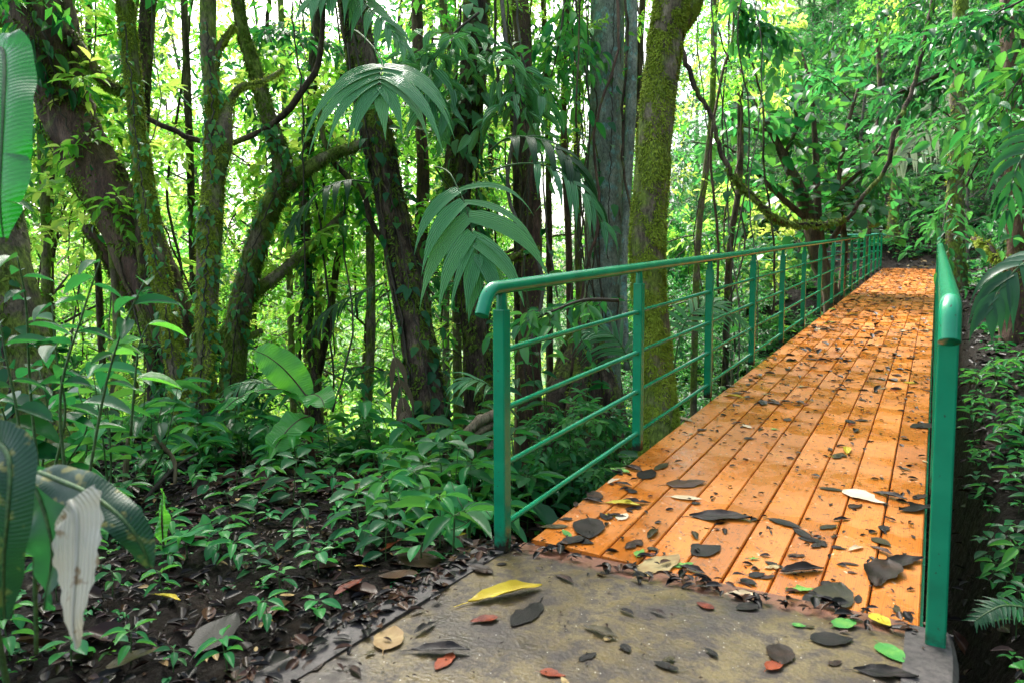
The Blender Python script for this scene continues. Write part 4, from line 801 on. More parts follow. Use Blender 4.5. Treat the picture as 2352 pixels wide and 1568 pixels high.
# ---------------------------------------------------------------- seedlings on the forest floor
DL_={'p1':'small seedling with pointed leaves','p2':'tiny seedling with round leaves','p3':'tall seedling with narrow leaves in tiers','p4':'leafy seedling with broad oval leaves','p5':'rosette plant with long strap leaves','p6':'pale green seedling'}
DC={k:'plant' for k in DL_}
place_px(60,(0,985,1140,1110),['p1','p3','p4','p6','p2'],71,(.8,1.4),DL_,DC,'seedlings on the forest floor',2.5,7,.05,.12)
place_px(70,(0,1090,1140,1330),['p1','p3','p2','p6','p2','p4','p5'],72,(.35,1.05),DL_,DC,'seedlings on the forest floor',2,5,.05,.12)
place_px(16,(0,1300,760,1560),['p1','p2','p6'],73,(.5,.85),DL_,DC,'seedlings on the forest floor',1.2,5,.05,.14)
place_px(26,(900,1120,1150,1290),['p4','p1','p3','p5'],74,(.9,1.5),DL_,DC,'seedlings on the forest floor',2,5,.02,.10)
place_px(22,(1180,1040,1400,1240),['p5','p4','p1'],75,(.9,1.5),DL_,DC,'seedlings on the forest floor',2,6,.02,.1)
place_px(64,(2200,640,2352,1560),['p1','p2','p4','p3'],76,(.5,1.0),DL_,DC,'seedlings on the right bank',1.8,9,.1,.15)
place_px(30,(2020,520,2160,600),['p6','p1'],77,(1.2,2.2),DL_,DC,'seedlings past the bridge end',17,30,.0,.2)
# ---------------------------------------------------------------- palm fronds of the hero palms
def frond_thing(name,label,cat,pts,up,mat,n,ll,lw,smat='gstem',**k):
    P=P3(pts); gl,gr=G(),G(); frond(P,up,n,ll,lw,gl=gl,gr=gr,rs=np.random.default_rng(int(pts[0][0])+n),**k); o=P[0]; e=thing(name,label,cat,tuple(o))
    link('leaflets',gl.mesh('leaflets',M[mat],o),e); link('midrib',gr.mesh('midrib',M[smat],o),e); return e
frond_thing('palm_frond','large silvery-green palm frond fanning out high on the palm trunk','frond',[(822,100,5.85),(815,70,5.4),(850,100,5.0),(878,145,4.8),(874,180,4.65),(868,215,4.55)],tocam*.6+A([0,0,.8]),'palm',6,.78,.10,a0=1.3,a1=.45,droop=.22,start=.62,seg=9,lift=.15,tipw=1.1)
frond_thing('palm_frond','broad pleated palm frond drooping just left of the handrail bend','frond',[(1062,470,6.2),(1010,400,5.5),(1000,384,5.0),(1030,395,4.6),(1050,430,4.5),(1070,475,4.4),(1085,535,4.35),(1098,585,4.3),(1104,612,4.3)],tocam+A([0,0,.25]),'palm',7,.66,.11,a0=1.3,a1=.35,droop=.22,start=.5,split=.3,seg=9,lift=.2,tipw=1.2)
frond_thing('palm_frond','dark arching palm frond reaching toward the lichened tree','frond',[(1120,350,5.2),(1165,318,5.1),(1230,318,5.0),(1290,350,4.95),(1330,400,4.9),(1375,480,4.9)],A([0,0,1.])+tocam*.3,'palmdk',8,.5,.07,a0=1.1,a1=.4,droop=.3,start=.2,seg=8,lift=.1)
frond_thing('palm_frond','glossy palm frond below the dark arching one, hanging leaflets','frond',[(1110,400,5.0),(1180,378,4.9),(1250,380,4.8),(1310,415,4.8),(1350,460,4.75),(1395,530,4.7)],A([0,0,1.])+tocam*.5,'palm',7,.42,.055,a0=1.1,a1=.3,droop=.33,start=.3,seg=8,lift=.05,tint=.2)
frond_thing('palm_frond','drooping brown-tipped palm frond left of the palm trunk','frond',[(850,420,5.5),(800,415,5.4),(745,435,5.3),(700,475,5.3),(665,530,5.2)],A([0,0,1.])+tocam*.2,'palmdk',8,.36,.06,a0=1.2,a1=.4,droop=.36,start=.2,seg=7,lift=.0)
frond_thing('palm_frond','wide bluish palm frond at the top edge above the silvery one','frond',[(930,-150,4.9),(850,-80,4.8),(780,-40,4.7),(720,0,4.6)],A([0,0,1.])+tocam*.5,'palm',8,.5,.09,a0=1.1,a1=.5,droop=.25,start=.15,seg=8,lift=.05)
frond_thing('palm_frond','small glossy palm frond hanging at the top beside the thick palm trunk','frond',[(800,-60,4.9),(830,0,4.8),(880,50,4.7),(930,110,4.7)],A([0,0,1.])+tocam*.5,'palm',8,.34,.06,a0=1.1,a1=.5,droop=.25,start=.15,seg=8,lift=.05)
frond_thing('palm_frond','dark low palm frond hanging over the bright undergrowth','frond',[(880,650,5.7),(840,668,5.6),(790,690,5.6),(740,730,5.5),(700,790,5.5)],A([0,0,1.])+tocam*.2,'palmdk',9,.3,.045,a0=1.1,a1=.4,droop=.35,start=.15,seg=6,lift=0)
frond_thing('palm_frond','dark palm frond spread behind the first railing panel','frond',[(1480,960,5.3),(1450,850,5.4),(1425,790,5.4),(1390,760,5.4),(1345,765,5.4)],A([0,0,1.])+tocam*.6,'palm',12,.42,.035,a0=1.1,a1=.4,droop=.22,start=.3,seg=6,lift=0,tint=.1)
frond_thing('palm_frond','pale striped palm frond behind the second railing panel','frond',[(1540,900,5.9),(1560,780,5.9),(1590,720,5.9),(1650,700,5.9),(1710,740,5.9)],A([0,0,1.])+tocam*.6,'palm',12,.42,.035,a0=1.1,a1=.4,droop=.25,start=.3,seg=6,lift=0)
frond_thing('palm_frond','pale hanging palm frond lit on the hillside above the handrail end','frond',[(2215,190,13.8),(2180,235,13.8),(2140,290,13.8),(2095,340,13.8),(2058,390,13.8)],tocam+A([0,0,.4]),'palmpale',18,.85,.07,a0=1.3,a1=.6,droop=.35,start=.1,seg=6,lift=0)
frond_thing('palm_frond','blue-green palm frond hanging at the right edge','frond',[(2420,300,4.2),(2370,330,4.2),(2330,400,4.1),(2310,500,4.1)],tocam+A([0,0,.4]),'round',9,.36,.045,a0=1.1,a1=.4,droop=.34,start=.1,seg=7,lift=0)
frond_thing('palm_frond','glossy dark palm frond drooping low at the right edge','frond',[(2460,560,3.6),(2400,580,3.5),(2345,610,3.4),(2300,660,3.4),(2265,720,3.4)],A([0,0,1.])+tocam*.5,'round',8,.36,.055,a0=1.0,a1=.4,droop=.36,start=.1,seg=7,lift=0,tint=.2)
0 and frond_thing('fern','feathery fern spreading from the lower right edge','fern',[(2440,1060,3.3),(2370,1085,3.2),(2310,1110,3.2),(2250,1140,3.1),(2200,1150,3.1)],A([0,0,1.])+tocam*.3,'dark',20,.10,.018,a0=1.3,a1=.9,droop=.12,start=.1,seg=4,lift=0)
frond_thing('fern','dark feathery fern low in the bottom right corner','fern',[(2460,1420,2.8),(2380,1400,2.7),(2310,1390,2.7),(2270,1405,2.7),(2240,1425,2.7)],A([0,0,1.])+tocam*.3,'round',20,.09,.016,a0=1.3,a1=.9,droop=.12,start=.1,seg=4,lift=0)
frond_thing('palm_frond','small palm frond with brown tips left of the first post','frond',[(1190,960,4.6),(1140,900,4.6),(1095,872,4.5),(1050,880,4.5)],A([0,0,1.])+tocam*.5,'palm',6,.26,.035,a0=.9,a1=.3,droop=.25,start=.4,seg=6,lift=0)
frond_thing('palm_frond','feathery green palm frond arching left of the heliconia','frond',[(720,980,4.9),(660,900,4.8),(600,878,4.8),(545,890,4.7),(500,945,4.7)],A([0,0,1.])+tocam*.3,'mint',14,.3,.03,a0=1.1,a1=.4,droop=.3,start=.2,seg=6,lift=0)
frond_thing('palm_frond','light green fan of thin leaflets in the bright gap','frond',[(860,760,7.5),(850,680,7.5),(830,620,7.5),(800,580,7.5)],tocam+A([0,0,.3]),'bright',12,.5,.025,a0=1.2,a1=.3,droop=.1,start=.3,seg=6,lift=0)
for lb,pts in (('withered brown palm frond folded low beside the palm trunk',[(900,790,5.2),(915,860,5.2),(925,920,5.2),(930,960,5.1)]),):
    frond_thing('dead_palm_frond',lb,'frond',pts,tocam,'dead',4,.34,.045,'log',a0=.8,a1=.4,droop=.6,start=.05,seg=7,lift=0)
# ---------------------------------------------------------------- big-leaved plants
def leafplant(name,label,cat,base,leaves,mat,stems=(),smat='gstem'):
    e=thing(name,label,cat,tuple(base))
    for (P,w_,k) in leaves:
        gl,gr=G(),G(); up=k.pop('up',tocam); m_=k.pop('mat',mat); pf=k.pop('pf',None); lab=k.pop('label',None); rb=k.pop('rib',None)
        fn=pf or (lambda t,w_=w_:w_*max(.02,math.sin(math.pi*min(1,(t*.93+.04))**.8))**.62)
        Pw=P3(P); bigleaf(gl,Pw,fn,up,gr=gr,**k); l=link('leaf',gl.mesh('leaf',M[m_],base),e)
        if lab: l['label']=lab
        link('midrib',gr.mesh('midrib',M[rb or ('rstem' if m_=='helic' else 'gstem')],base),l)
    for (P,r_) in stems:
        g1=G(); V,F=tube(P3(P),r_,8,20,.03); g1.add(V,F); link('stem',g1.mesh('stem',M[smat],base),e)
    return e
b_=ground(722,1092) ; b_=at(722,1092,4.7) if b_ is None else b_; b_[2]=float(Z(b_[0],b_[1]))
leafplant('heliconia','young heliconia with large ribbed leaves on a dark red stalk','plant',b_,[
 ([(706,912,4.65),(680,878,4.65),(650,845,4.62),(615,818,4.6),(588,806,4.6)],.115,dict(up=tocam+UP*.6-RT*.2,uvs=2.4,cup=.1)),
 ([(708,910,4.65),(722,905,4.55),(738,915,4.45),(746,935,4.4)],.10,dict(up=tocam*.6+A([0,0,1.]),uvs=2.4,cup=.15)),
 ([(712,955,4.6),(690,962,4.5),(662,985,4.4),(640,1015,4.35),(625,1040,4.3)],.105,dict(up=tocam+A([0,0,.8]),uvs=2.4,cup=.1)),
 ([(700,915,4.7),(650,895,4.6),(600,895,4.5),(545,915,4.4),(505,950,4.35)],.05,dict(up=A([0,0,1.])+tocam*.3,uvs=2.4,cup=.2))],
 'helic',[([(724,1095,4.7),(716,1040,4.7),(708,985,4.68),(704,950,4.66),(705,905,4.65)],[.028,.022,.018,.013,.007]),([(668,1085,4.75),(664,1050,4.75),(660,1010,4.7)],[.022,.02,.012]),([(708,985,4.68),(712,955,4.6)],[.012,.007])],'rstem')
# torn banana leaf hanging in from the left edge
leafplant('banana_leaf','shiny bright green banana leaf hanging torn at the left edge','leaf',at(-60,300,1.5),[
 ([(-60,60,1.62),(-8,105,1.58),(10,130,1.56),(8,250,1.5),(2,380,1.47),(0,470,1.46),(8,545,1.47)],.052,dict(up=tocam+RT*.15,uvs=1.2,cup=.35,n=44,cols=9,tears=(.63,.80),wave=.006,pf=lambda t:.058*(1-max(0,t-.72)*2.9)*min(1,.12+max(0,t-.1)*9)+.001))],'banana',[([(-230,1900,1.75),(-210,1300,1.72),(-190,700,1.68),(-150,250,1.64),(-100,80,1.63),(-60,60,1.62)],[.022,.02,.014,.009,.006,.004])])
bl=at(30,1420,1.35)
leafplant('broadleaf_plant','foreground plant with drooping yellow-spotted leaf and withered white leaf tip','plant',bl,[
 ([(-70,1010,1.2),(-10,1012,1.18),(22,1060,1.15),(18,1180,1.13),(8,1300,1.14),(10,1420,1.16)],.042,dict(up=tocam+RT*.1,uvs=1.5,cup=.2,n=34,wave=.006,label='green leaf mottled with yellow and orange spots')),
 ([(90,1085,1.3),(130,1100,1.28),(200,1130,1.24),(270,1180,1.22),(320,1240,1.22),(345,1300,1.23)],.034,dict(up=A([0,0,1.])+tocam*.9,uvs=1.5,cup=.3,wave=.008)),
 ([(160,1150,1.2),(176,1180,1.19),(178,1260,1.18),(172,1350,1.17),(168,1440,1.17),(175,1490,1.17)],.044,dict(up=tocam,mat='bleach',uvs=6,lenuv=True,cup=.2,n=34,wave=.006,rib='bleach',pf=lambda t:.036*(1.25 if t<.13 else 1)*(1-max(0,t-.45)*1.8)*(1+.08*math.sin(t*60))+.0008,label='withered bleached white hanging leaf end')),
 ([(60,1090,1.35),(90,1140,1.33),(120,1260,1.32),(100,1400,1.33)],.06,dict(up=tocam-RT*.3,mat='dark',uvs=1.5,cup=.2))],'spotty',
 [([(84,1500,1.38),(80,1300,1.37),(84,1180,1.36),(92,1085,1.35)],[.004,.004,.003,.003]),([(20,1600,1.36),(-30,1300,1.3),(-60,1100,1.25),(-70,1010,1.2)],[.006,.005,.005,.004])])
b_=at(375,1290,3.0); b_[2]=float(Z(b_[0],b_[1]))
leafplant('young_plant','young plant with a rolled upright new leaf and two arching ribbed leaves','plant',b_,[
 ([(376,1250,3.0),(372,1200,3.0),(373,1160,3.0),(374,1120,3.0)],.022,dict(up=tocam,cup=1.2,uvs=2,mat='helic')),
 ([(378,1255,3.0),(410,1240,2.95),(450,1212,2.9),(484,1200,2.88)],.05,dict(up=A([0,0,1.])+tocam*.5,uvs=2)),
 ([(372,1255,3.0),(340,1250,2.9),(310,1235,2.85),(285,1215,2.8)],.045,dict(up=A([0,0,1.])+tocam*.5,uvs=2))],'seed',[([(376,1300,3.0),(376,1250,3.0)],.008)])
b_=at(1050,1180,3.6); b_[2]=float(Z(b_[0],b_[1]))
leafplant('young_plant','young plant with broad ribbed leaves left of the first post','plant',b_,[
 ([(1078,1190,3.4),(1060,1160,3.4),(1046,1130,3.45),(1036,1105,3.5)],.065,dict(up=tocam+A([0,0,.6]),uvs=2)),
 ([(1078,1190,3.4),(1110,1170,3.35),(1130,1190,3.3)],.05,dict(up=A([0,0,1.])+tocam*.5,uvs=2)),
 ([(1075,1200,3.4),(1040,1215,3.3),(1000,1210,3.25),(965,1222,3.2)],.045,dict(up=A([0,0,1.])+tocam*.3,uvs=2)),
 ([(1070,1200,3.4),(1030,1180,3.4),(1000,1150,3.4)],.05,dict(up=A([0,0,1.])+tocam*.5,uvs=2))],'seed',[([(1078,1250,3.4),(1078,1190,3.4),(1078,1120,3.4)],.007)])
b_=at(2330,1600,2.2)
leafplant('broadleaf_plant','bright green ribbed leaf plant in the bottom right corner','plant',b_,[
 ([(2400,1600,2.3),(2390,1560,2.25),(2370,1545,2.2),(2345,1535,2.15)],.05,dict(up=tocam+A([0,0,.8]),uvs=2,mat='helic')),
 ([(2420,1640,2.3),(2380,1600,2.2),(2340,1590,2.1)],.05,dict(up=tocam+A([0,0,.8]),uvs=2,mat='helic'))],'helic')
# leafy understorey plant, near the camera at the left
def bush(label,base,stems,mat,ls,wid,seed,nl=6,tt=.5):
    rs=np.random.default_rng(seed); e=thing('leafy_plant',label,'plant',tuple(base)); gl,gs=G(),G()
    for P in stems:
        X=crm(P3(P),20); g1=G(); V,F=tube(X,np.linspace(.005,.002,20),5); g1.add(V,F); link('stem',g1.mesh('stem',M['gstem'],base),e)
        k=np.linspace(7,19,nl).astype(int); n=len(k); az=np.arange(n)*2.2+rs.uniform(0,1,n); d=np.stack([np.cos(az),np.sin(az),rs.uniform(-.3,.25,n)],-1)
        gl.add(*scat(T_SD,X[k],d,np.tile([0,0,1.],(n,1))+rs.normal(0,.25,(n,3)),ls*rs.uniform(.7,1.2,n),wid,np.clip(tt+rs.normal(0,.25,n),0,1)))
    link('foliage',gl.mesh('foliage',M[mat],base),e)
bush('blurry leafy plant with bright and bluish leaves close at the left edge',at(150,1150,2.0),[[(90,1100,2.1),(70,900,2.1),(60,700,2.05),(40,590,2.0)],[(150,1100,2.0),(140,900,2.0),(190,720,2.0),(230,600,2.0)],[(200,1120,2.1),(240,900,2.1),(280,760,2.1),(330,650,2.1)],[(60,1120,1.9),(40,950,1.9),(20,850,1.9),(0,740,1.9)],[(120,1100,2.2),(150,950,2.2),(130,820,2.2),(120,700,2.2)]],'cool',.11,.42,81,9,.4)
bush('sprig with three glowing green leaves in front of the slender mossy tree',at(320,1000,2.4),[[(300,1000,2.4),(310,880,2.4),(318,800,2.4),(340,745,2.4)]],'helic',.14,.55,82,4,.6)
bush('leafy plant with hanging heart-shaped leaves at the left edge',at(100,1200,2.4),[[(100,1200,2.4),(95,1100,2.4),(110,950,2.4),(90,850,2.4)],[(140,1200,2.5),(150,1080,2.5),(200,980,2.5),(180,900,2.5)],[(30,1200,2.3),(20,1000,2.3),(-10,900,2.3)]],'cool',.15,.6,83,8,.3)
for i,(x,y,d,tx,ty,mt,ls) in enumerate([(250,1080,3.6,230,860,'seed',.2),(320,1060,3.9,350,880,'cool',.2),(560,1040,4.7,590,930,'cool',.22),(640,1070,4.6,610,980,'mint',.17),(880,1060,4.9,860,930,'seed',.2),(830,1040,5.0,800,940,'mint',.2),(1020,1060,4.7,1040,960,'cool',.22),(955,1040,5.0,930,960,'seed',.2),(760,1050,4.9,770,960,'cool',.2),(1265,900,5.6,1230,640,'cool',.2),(1330,860,6.0,1370,690,'cool',.2),(1200,880,6.1,1190,720,'mint',.18),(450,1050,4.6,420,900,'seed',.2),(500,1060,4.6,470,960,'mint',.16),(180,1060,3.8,150,900,'seed',.2),(1320,1100,4.6,1330,1010,'mint',.14),(1400,1060,4.9,1370,1000,'mint',.14),(1090,1000,5,1120,900,'cool',.2)]):
    b_=at(x,y,d); b_[2]=float(Z(b_[0],b_[1])); rs=np.random.default_rng(700+i)
    top=at(tx,ty,d); n=3; e=thing('leafy_plant','upright leafy forest plant','plant',tuple(b_)); AUTO.append((e,'px')); gl=G()
    for q in range(n):
        tq=top+rs.normal(0,.10,3)*A([1,1,.8]); X=crm(A([b_,(b_+tq)/2+rs.normal(0,.03,3),tq]),14); g1=G(); V,F=tube(X,np.linspace(.006,.002,14),5); g1.add(V,F); link('stem',g1.mesh('stem',M['gstem'],b_),e)
        k=np.linspace(5,13,6).astype(int); az=np.arange(6)*2.3+q+rs.uniform(0,1,6); dd=np.stack([np.cos(az),np.sin(az),rs.uniform(-.2,.3,6)],-1)
        gl.add(*scat(T_SD,X[k],dd,np.tile([0,0,1.],(6,1))+rs.normal(0,.2,(6,3)),ls*rs.uniform(.7,1.2,6),.4,rs.uniform(0,1,6)))
    link('foliage',gl.mesh('foliage',M[mt],b_),e)
# climbers on the trunks
def climber(label,pts,mat,n,ls,seed,T=T_HEART,wid=.6):
    rs=np.random.default_rng(seed); C=P3(pts); r_=A([p[3]*p[2]*PXM/2 for p in pts]); X=crm(np.hstack([C,r_[:,None]]),60); k=rs.integers(0,60,n); a=rs.uniform(-1.7,1.7,n)
    o_=tocam*np.cos(a)[:,None]+RT*np.sin(a)[:,None]; pos=X[k,:3]+o_*X[k,3][:,None]*1.02
    gl=G(); gl.add(*scat(T,pos,o_*.6+A([0,0,-.7])+rs.normal(0,.4,(n,3)),o_+A([0,0,.8])+rs.normal(0,.3,(n,3)),ls*rs.uniform(.5,1.2,n),wid,rs.uniform(0,1,n)))
    o=C[-1]; e=thing('climbing_plant',label,'climber',tuple(o)); link('foliage',gl.mesh('foliage',mat,o),e)
    g1=G(); X2=X[:,:3]+(tocam*.98+RT*.2)*X[:,3][:,None]+rs.normal(0,.008,(60,3)); V,F=tube(X2,.006,5); g1.add(V,F); link('stem',g1.mesh('stem',M['twig'],o),e)
climber('heart-leaved climber on the thick leaning tree',[(130,210,6.15,122),(245,440,6.25,120),(360,660,6.2,130),(430,900,6.1,140)],M['cool'],45,.09,1)
climber('long-leaved climber high on the leaning tree fork',[(60,-40,6,115),(110,100,6.05,118),(135,230,6.15,120)],M['cool'],50,.2,2,T_SD,.35)
climber('small-leaved climber on the palm trunk',[(860,280,5.75,70),(900,470,5.75,68),(965,800,5.55,74),(995,960,5.5,88)],M['cool'],70,.11,3)
climber('glossy climber clinging to the epiphyte-shrouded tree',[(1090,-20,6.2,60),(1088,150,6.2,66),(1066,320,6.2,62),(1070,600,6.2,56)],M['palm'],90,.16,4)
climber('leafy climber low on the straight mossy burl tree',[(485,480,5.1,50),(472,760,5,52),(462,960,5,66)],M['mint'],110,.07,5)
climber('leafy climber around the foot of the slender mossy tree',[(385,700,5.3,50),(420,950,5.2,60),(435,1060,5.1,80)],M['mint'],90,.07,6)
climber('few blue-green leaves climbing the lichened tree',[(1397,0,7.7,86),(1390,300,7.7,88),(1378,600,7.6,96)],M['cool'],22,.13,7)
climber('fern-like leaves climbing the trunk at the left edge',[(-20,450,4.25,100),(45,820,4.15,135),(75,1000,4.1,175)],M['cool'],60,.10,8)
climber('bright leaves climbing the pale trunk by the handrail end',[(2202,120,12.4,30),(2196,400,12.3,34),(2198,640,12.2,42)],M['mint'],60,.12,9)
climber('glossy dark leaves climbing the upper right trunk',[(2330,-60,7.9,60),(2345,300,7.9,64),(2350,560,7.9,66)],M['mint'],60,.13,10)
climber('tiny-leaved climber covering the slender mossy tree',[(292,60,5.5,38),(318,300,5.5,40),(340,470,5.4,42),(372,640,5.3,44)],M['mint'],110,.06,21)
climber('tiny-leaved climber covering the mossy burl tree',[(480,60,5.1,40),(492,260,5.1,44),(490,420,5.1,50)],M['mint'],90,.065,22)
climber('leafy climber scrambling up the forked tree',[(620,290,5.9,40),(650,400,5.9,50),(600,530,5.9,50),(556,690,5.9,54),(530,900,6,60)],M['mint'],150,.075,23)
climber('hanging leafy climber on the thin fern-draped tree',[(722,60,6.7,26),(700,450,6.7,26),(712,760,6.7,26)],M['cool'],120,.09,24)
# overhanging leafy branches in the upper right corner
LASTSPRAY=[None]
def spray(label,P,mat,nt_,nl,size,wid,seed,T=T_SD,L=.5,rad=.012):
    rs=np.random.default_rng(seed); X=crm(P3(P),30); gl,gt=G(),G(); V,F=tube(X,np.linspace(rad,rad*.3,30),6); gt.add(V,F)
    k=rs.integers(4,30,nt_); D=rs.normal(0,1,(nt_,3))*A([1,1,.4])+nrm(X[-1]-X[0])*.7+A([0,0,-.1]); twigs(X[k],D,L*rs.uniform(.5,1.2,nt_),nl,size,wid,rs,T,.3,gl,gt,.003,rs.uniform(.1,.9,nt_))
    e=thing('leafy_branch',label,'branch',tuple(X[0])); LASTSPRAY[0]=e; link('foliage',gl.mesh('foliage',M[mat],X[0]),e); link('stem',gt.mesh('stem',M['twig'],X[0]),e)
spray('leafy branch with pointed leaves overhanging the upper right corner',[(2460,-80,5.6),(2350,0,5.6),(2260,40,5.6),(2180,70,5.7)],'cool',34,7,.12,.4,91)
spray('leafy branch dropping bright leaves down the right edge',[(2460,60,5),(2380,140,5),(2330,200,5),(2300,260,5)],'seed',22,6,.15,.42,92)
spray('thin leafy branch reaching left across the top right',[(2250,-90,7),(2150,-20,7),(2050,30,7.2),(1960,60,7.4)],'cool',30,7,.12,.4,93)
spray('dark leafy branch crossing above the pale hanging frond',[(2352,90,9),(2240,130,9),(2140,180,9),(2060,215,9)],'dark',34,7,.18,.4,94,rad=.05)
spray('leafy branch with long drooping leaves between palm trunk and epiphyte tree',[(1100,30,5.9),(1040,80,5.8),(990,150,5.7),(950,230,5.7)],'palm',22,6,.22,.3,95)
spray('glossy epiphyte branch at the top left of the middle trunk',[(1090,110,5.9),(1130,120,5.7),(1180,170,5.6),(1200,240,5.6)],'palm',16,6,.2,.32,96)
spray('leafy branch arching above the bend of the handrail',[(1420,690,4.3),(1340,690,4.2),(1270,715,4.1),(1215,740,4.1)],'mint',14,6,.11,.4,97,L=.25)
spray('leafy branch hanging in the gap left of the lichened tree',[(1300,-60,6.6),(1290,60,6.5),(1270,160,6.4),(1240,240,6.4)],'seed',24,6,.17,.38,98)
spray('yellow-green leafy branch at the top centre right of the moss tree',[(1640,-80,8),(1680,0,8),(1740,60,8),(1800,90,8)],'mint',30,7,.17,.42,99)
def rspray(n,box_,d0,d1,mat,size,seed):
    rs=np.random.default_rng(seed)
    for i in range(n):
        x,y,d=rs.uniform(box_[0],box_[2]),rs.uniform(box_[1],box_[3]),rs.uniform(d0,d1); a=rs.uniform(0,TAU); l=rs.uniform(60,150)
        P=[(x,y,d),(x+l*.5*math.cos(a),y+l*.4*math.sin(a)-15,d-.1),(x+l*math.cos(a),y+l*.8*math.sin(a),d-.3)]
        spray('thin leafy branch hanging in the forest',P,mat,int(rs.integers(9,18)),int(rs.integers(4,7)),size*rs.uniform(.8,1.2),.42,seed*50+i,T_SD,.55,.01); AUTO.append((LASTSPRAY[0],'px'))
rspray(16,(60,0,720,420),6.5,9,'cool',.12,11)
rspray(14,(640,0,1340,420),6.5,9,'cool',.14,12)
rspray(24,(40,20,1420,640),6.6,11,'canopy',.09,16)
rspray(34,(60,60,1150,900),6.8,11,'bright',.09,17)
rspray(10,(1560,60,2100,420),9,14,'mint',.16,13)
rspray(9,(2150,150,2352,520),5,9,'mint',.12,14)
rspray(8,(150,600,1100,900),5.5,7.5,'mint',.11,15)
# fallen wood
liana('fallen mossy branch lying low on the right bank',[(2235,545,8.6,10),(2262,565,8.4,18),(2295,600,8.2,24),(2375,640,8,28)],M['bark'],9,.1,(2500,.05,M['tuft']))
def log_():
    o=at(1095,1000,4.6); e=thing('dead_palm_stump','pale rotten palm sheath lying split behind the first post','stump',tuple(o)); rs=np.random.default_rng(4)
    for i,(a,b,w_) in enumerate((((1140,950),(1055,1010),26),((1135,975),(1060,1030),18),((1150,1000),(1095,1090),14),((1120,960),(1085,985),20))):
        P=[at(a[0],a[1],4.6),at((a[0]+b[0])/2,(a[1]+b[1])/2-10,4.5),at(b[0],b[1],4.45)]; g1=G(); V,F=tube(P,[w_*.5*4.6*PXM*1.1,w_*.5*4.6*PXM,w_*.3*4.6*PXM],9,12,.22,seed=i,ridge=.12); g1.add(V,F); link('sheath',g1.mesh('sheath',M['log'],o),e)
log_()
def twig_thing(label,pts,r_,mat,name='twig'):
    P=P3(pts); g1=G(); V,F=tube(P,r_,7,16,.08,seed=int(pts[0][0])); g1.add(V,F); o=link(name,g1.mesh(name,M[mat],P[0]),None,tuple(P[0])); tag(o,label,'twig')
twig_thing('pale bare forked stick standing up among the seedlings',[(352,1000,3.9),(370,1020,3.9),(400,1058,3.9),(402,1110,3.9)],[.01,.012,.012,.01],'log')
twig_thing('grey broken branch leaning over the left seedlings',[(455,1040,3.9),(400,1075,3.9),(340,1140,3.8),(330,1180,3.8)],[.006,.01,.012,.012],'twig')
twig_thing('pinkish bare stem standing beside the broad mossy trunk',[(294,1005,3.9),(290,1060,3.9),(286,1120,3.9),(280,1180,3.9)],[.010,.016,.014,.012],'log')
# ---------------------------------------------------------------- fallen leaves
def flat_leaf(seed,rows=12,cols=7,shape=.45,bend=.2,curl=.4,twist=.3,holes=0.,wr=.02):
    rs=np.random.default_rng(seed); c2=(cols-1)/2; V=[];ph=rs.uniform(0,6,5); bite=rs.uniform(-.5,.5,3)
    for r_ in range(rows+2):
        t=r_/(rows+1); wd=.5*max(.012,math.sin(math.pi*min(1,t)**(math.log(.5)/math.log(shape)))**.75)
        for c in range(cols):
            u=(c-c2)/c2; ed=1+(.05*math.sin(t*13+ph[0]+u*2)+.03*math.sin(t*27+ph[1]))*abs(u)*(1+holes*.5)
            if holes and abs(t-.5-bite[0]*.5)<.1*holes and u*(1 if bite[1]>0 else -1)>.3: ed*=.55
            x=u*wd*ed; V.append([x,t-.5,bend*math.sin(t*3+ph[2])*.16+curl*x*x*.55+twist*.35*x*(t-.5)+wr*math.sin(t*13+u*3+ph[3])+wr*math.sin(u*5+t*4+ph[4])])
    V=A(V); F=A([(r_*cols+c,r_*cols+c+1,(r_+1)*cols+c+1,(r_+1)*cols+c) for r_ in range(rows+1) for c in range(cols-1)])
    # petiole
    P,Fs=tube([V[cols//2],V[cols//2]+A([.02,-.10,.03]),V[cols//2]+A([.05,-.2,.02])],[.012,.009,.009],4,cap=False)
    ti=np.clip(.5+rs.normal(0,.18,len(V))+.25*np.sin(V[:,1]*9+ph[1]),0,1)
    V[:,2]-=min(V[:,2].min(),P[:,2].min()); 
    return V,F,ti,P,Fs
FLV={}
def fleaf(shape,colr):
    k=(shape,colr)
    if k not in FLV:
        w_=[.36,.5,.28,.62,.42,.55,.33,.45][shape]; V,F,ti,P,Fs=flat_leaf(500+shape,shape=[.45,.4,.5,.42,.55,.38,.5,.45][shape],bend=[.05,.15,.3,.1,.4,.08,.2,.03][shape],curl=[.2,.8,1.6,.3,1.0,-.5,2.2,.1][shape],twist=[.1,.3,.6,.2,.8,-.3,.4,.05][shape],holes=[0,1,.3,0,1.3,.6,.2,1][shape],wr=[.008,.02,.02,.01,.03,.02,.025,.006][shape])
        V=V*A([w_,1,.36]); g1=G(); g1.add(V,F,ti); P=P*A([1,1,.36]); P[:,2]=np.maximum(P[:,2],.001); g1.add(P,Fs,.3); FLV[k]=g1.mesh('fallen_leaf',M['f_'+colr])
    return FLV[k]
CN={'wet':'dark wet','brown':'reddish-brown','tan':'tan','yellow':'yellow','green':'green','cream':'cream-white','red':'dark red','olive':'olive-brown'}
def put_leaf(x,y,z,L,shape,colr,rz,label,group,auto,tx=0,ty=0,sup=None):
    o=link('fallen_leaf',fleaf(shape,colr),None,(x,y,z)); 
    if sup is not None: o.rotation_euler=(Matrix.Rotation(math.atan(.071),3,'X')@Matrix.Rotation(rz,3,'Z')).to_euler()
    else: o.rotation_euler=(tx,ty,rz)
    o.scale=(L,L,L); tag(o,label,'leaf',group,auto); return o
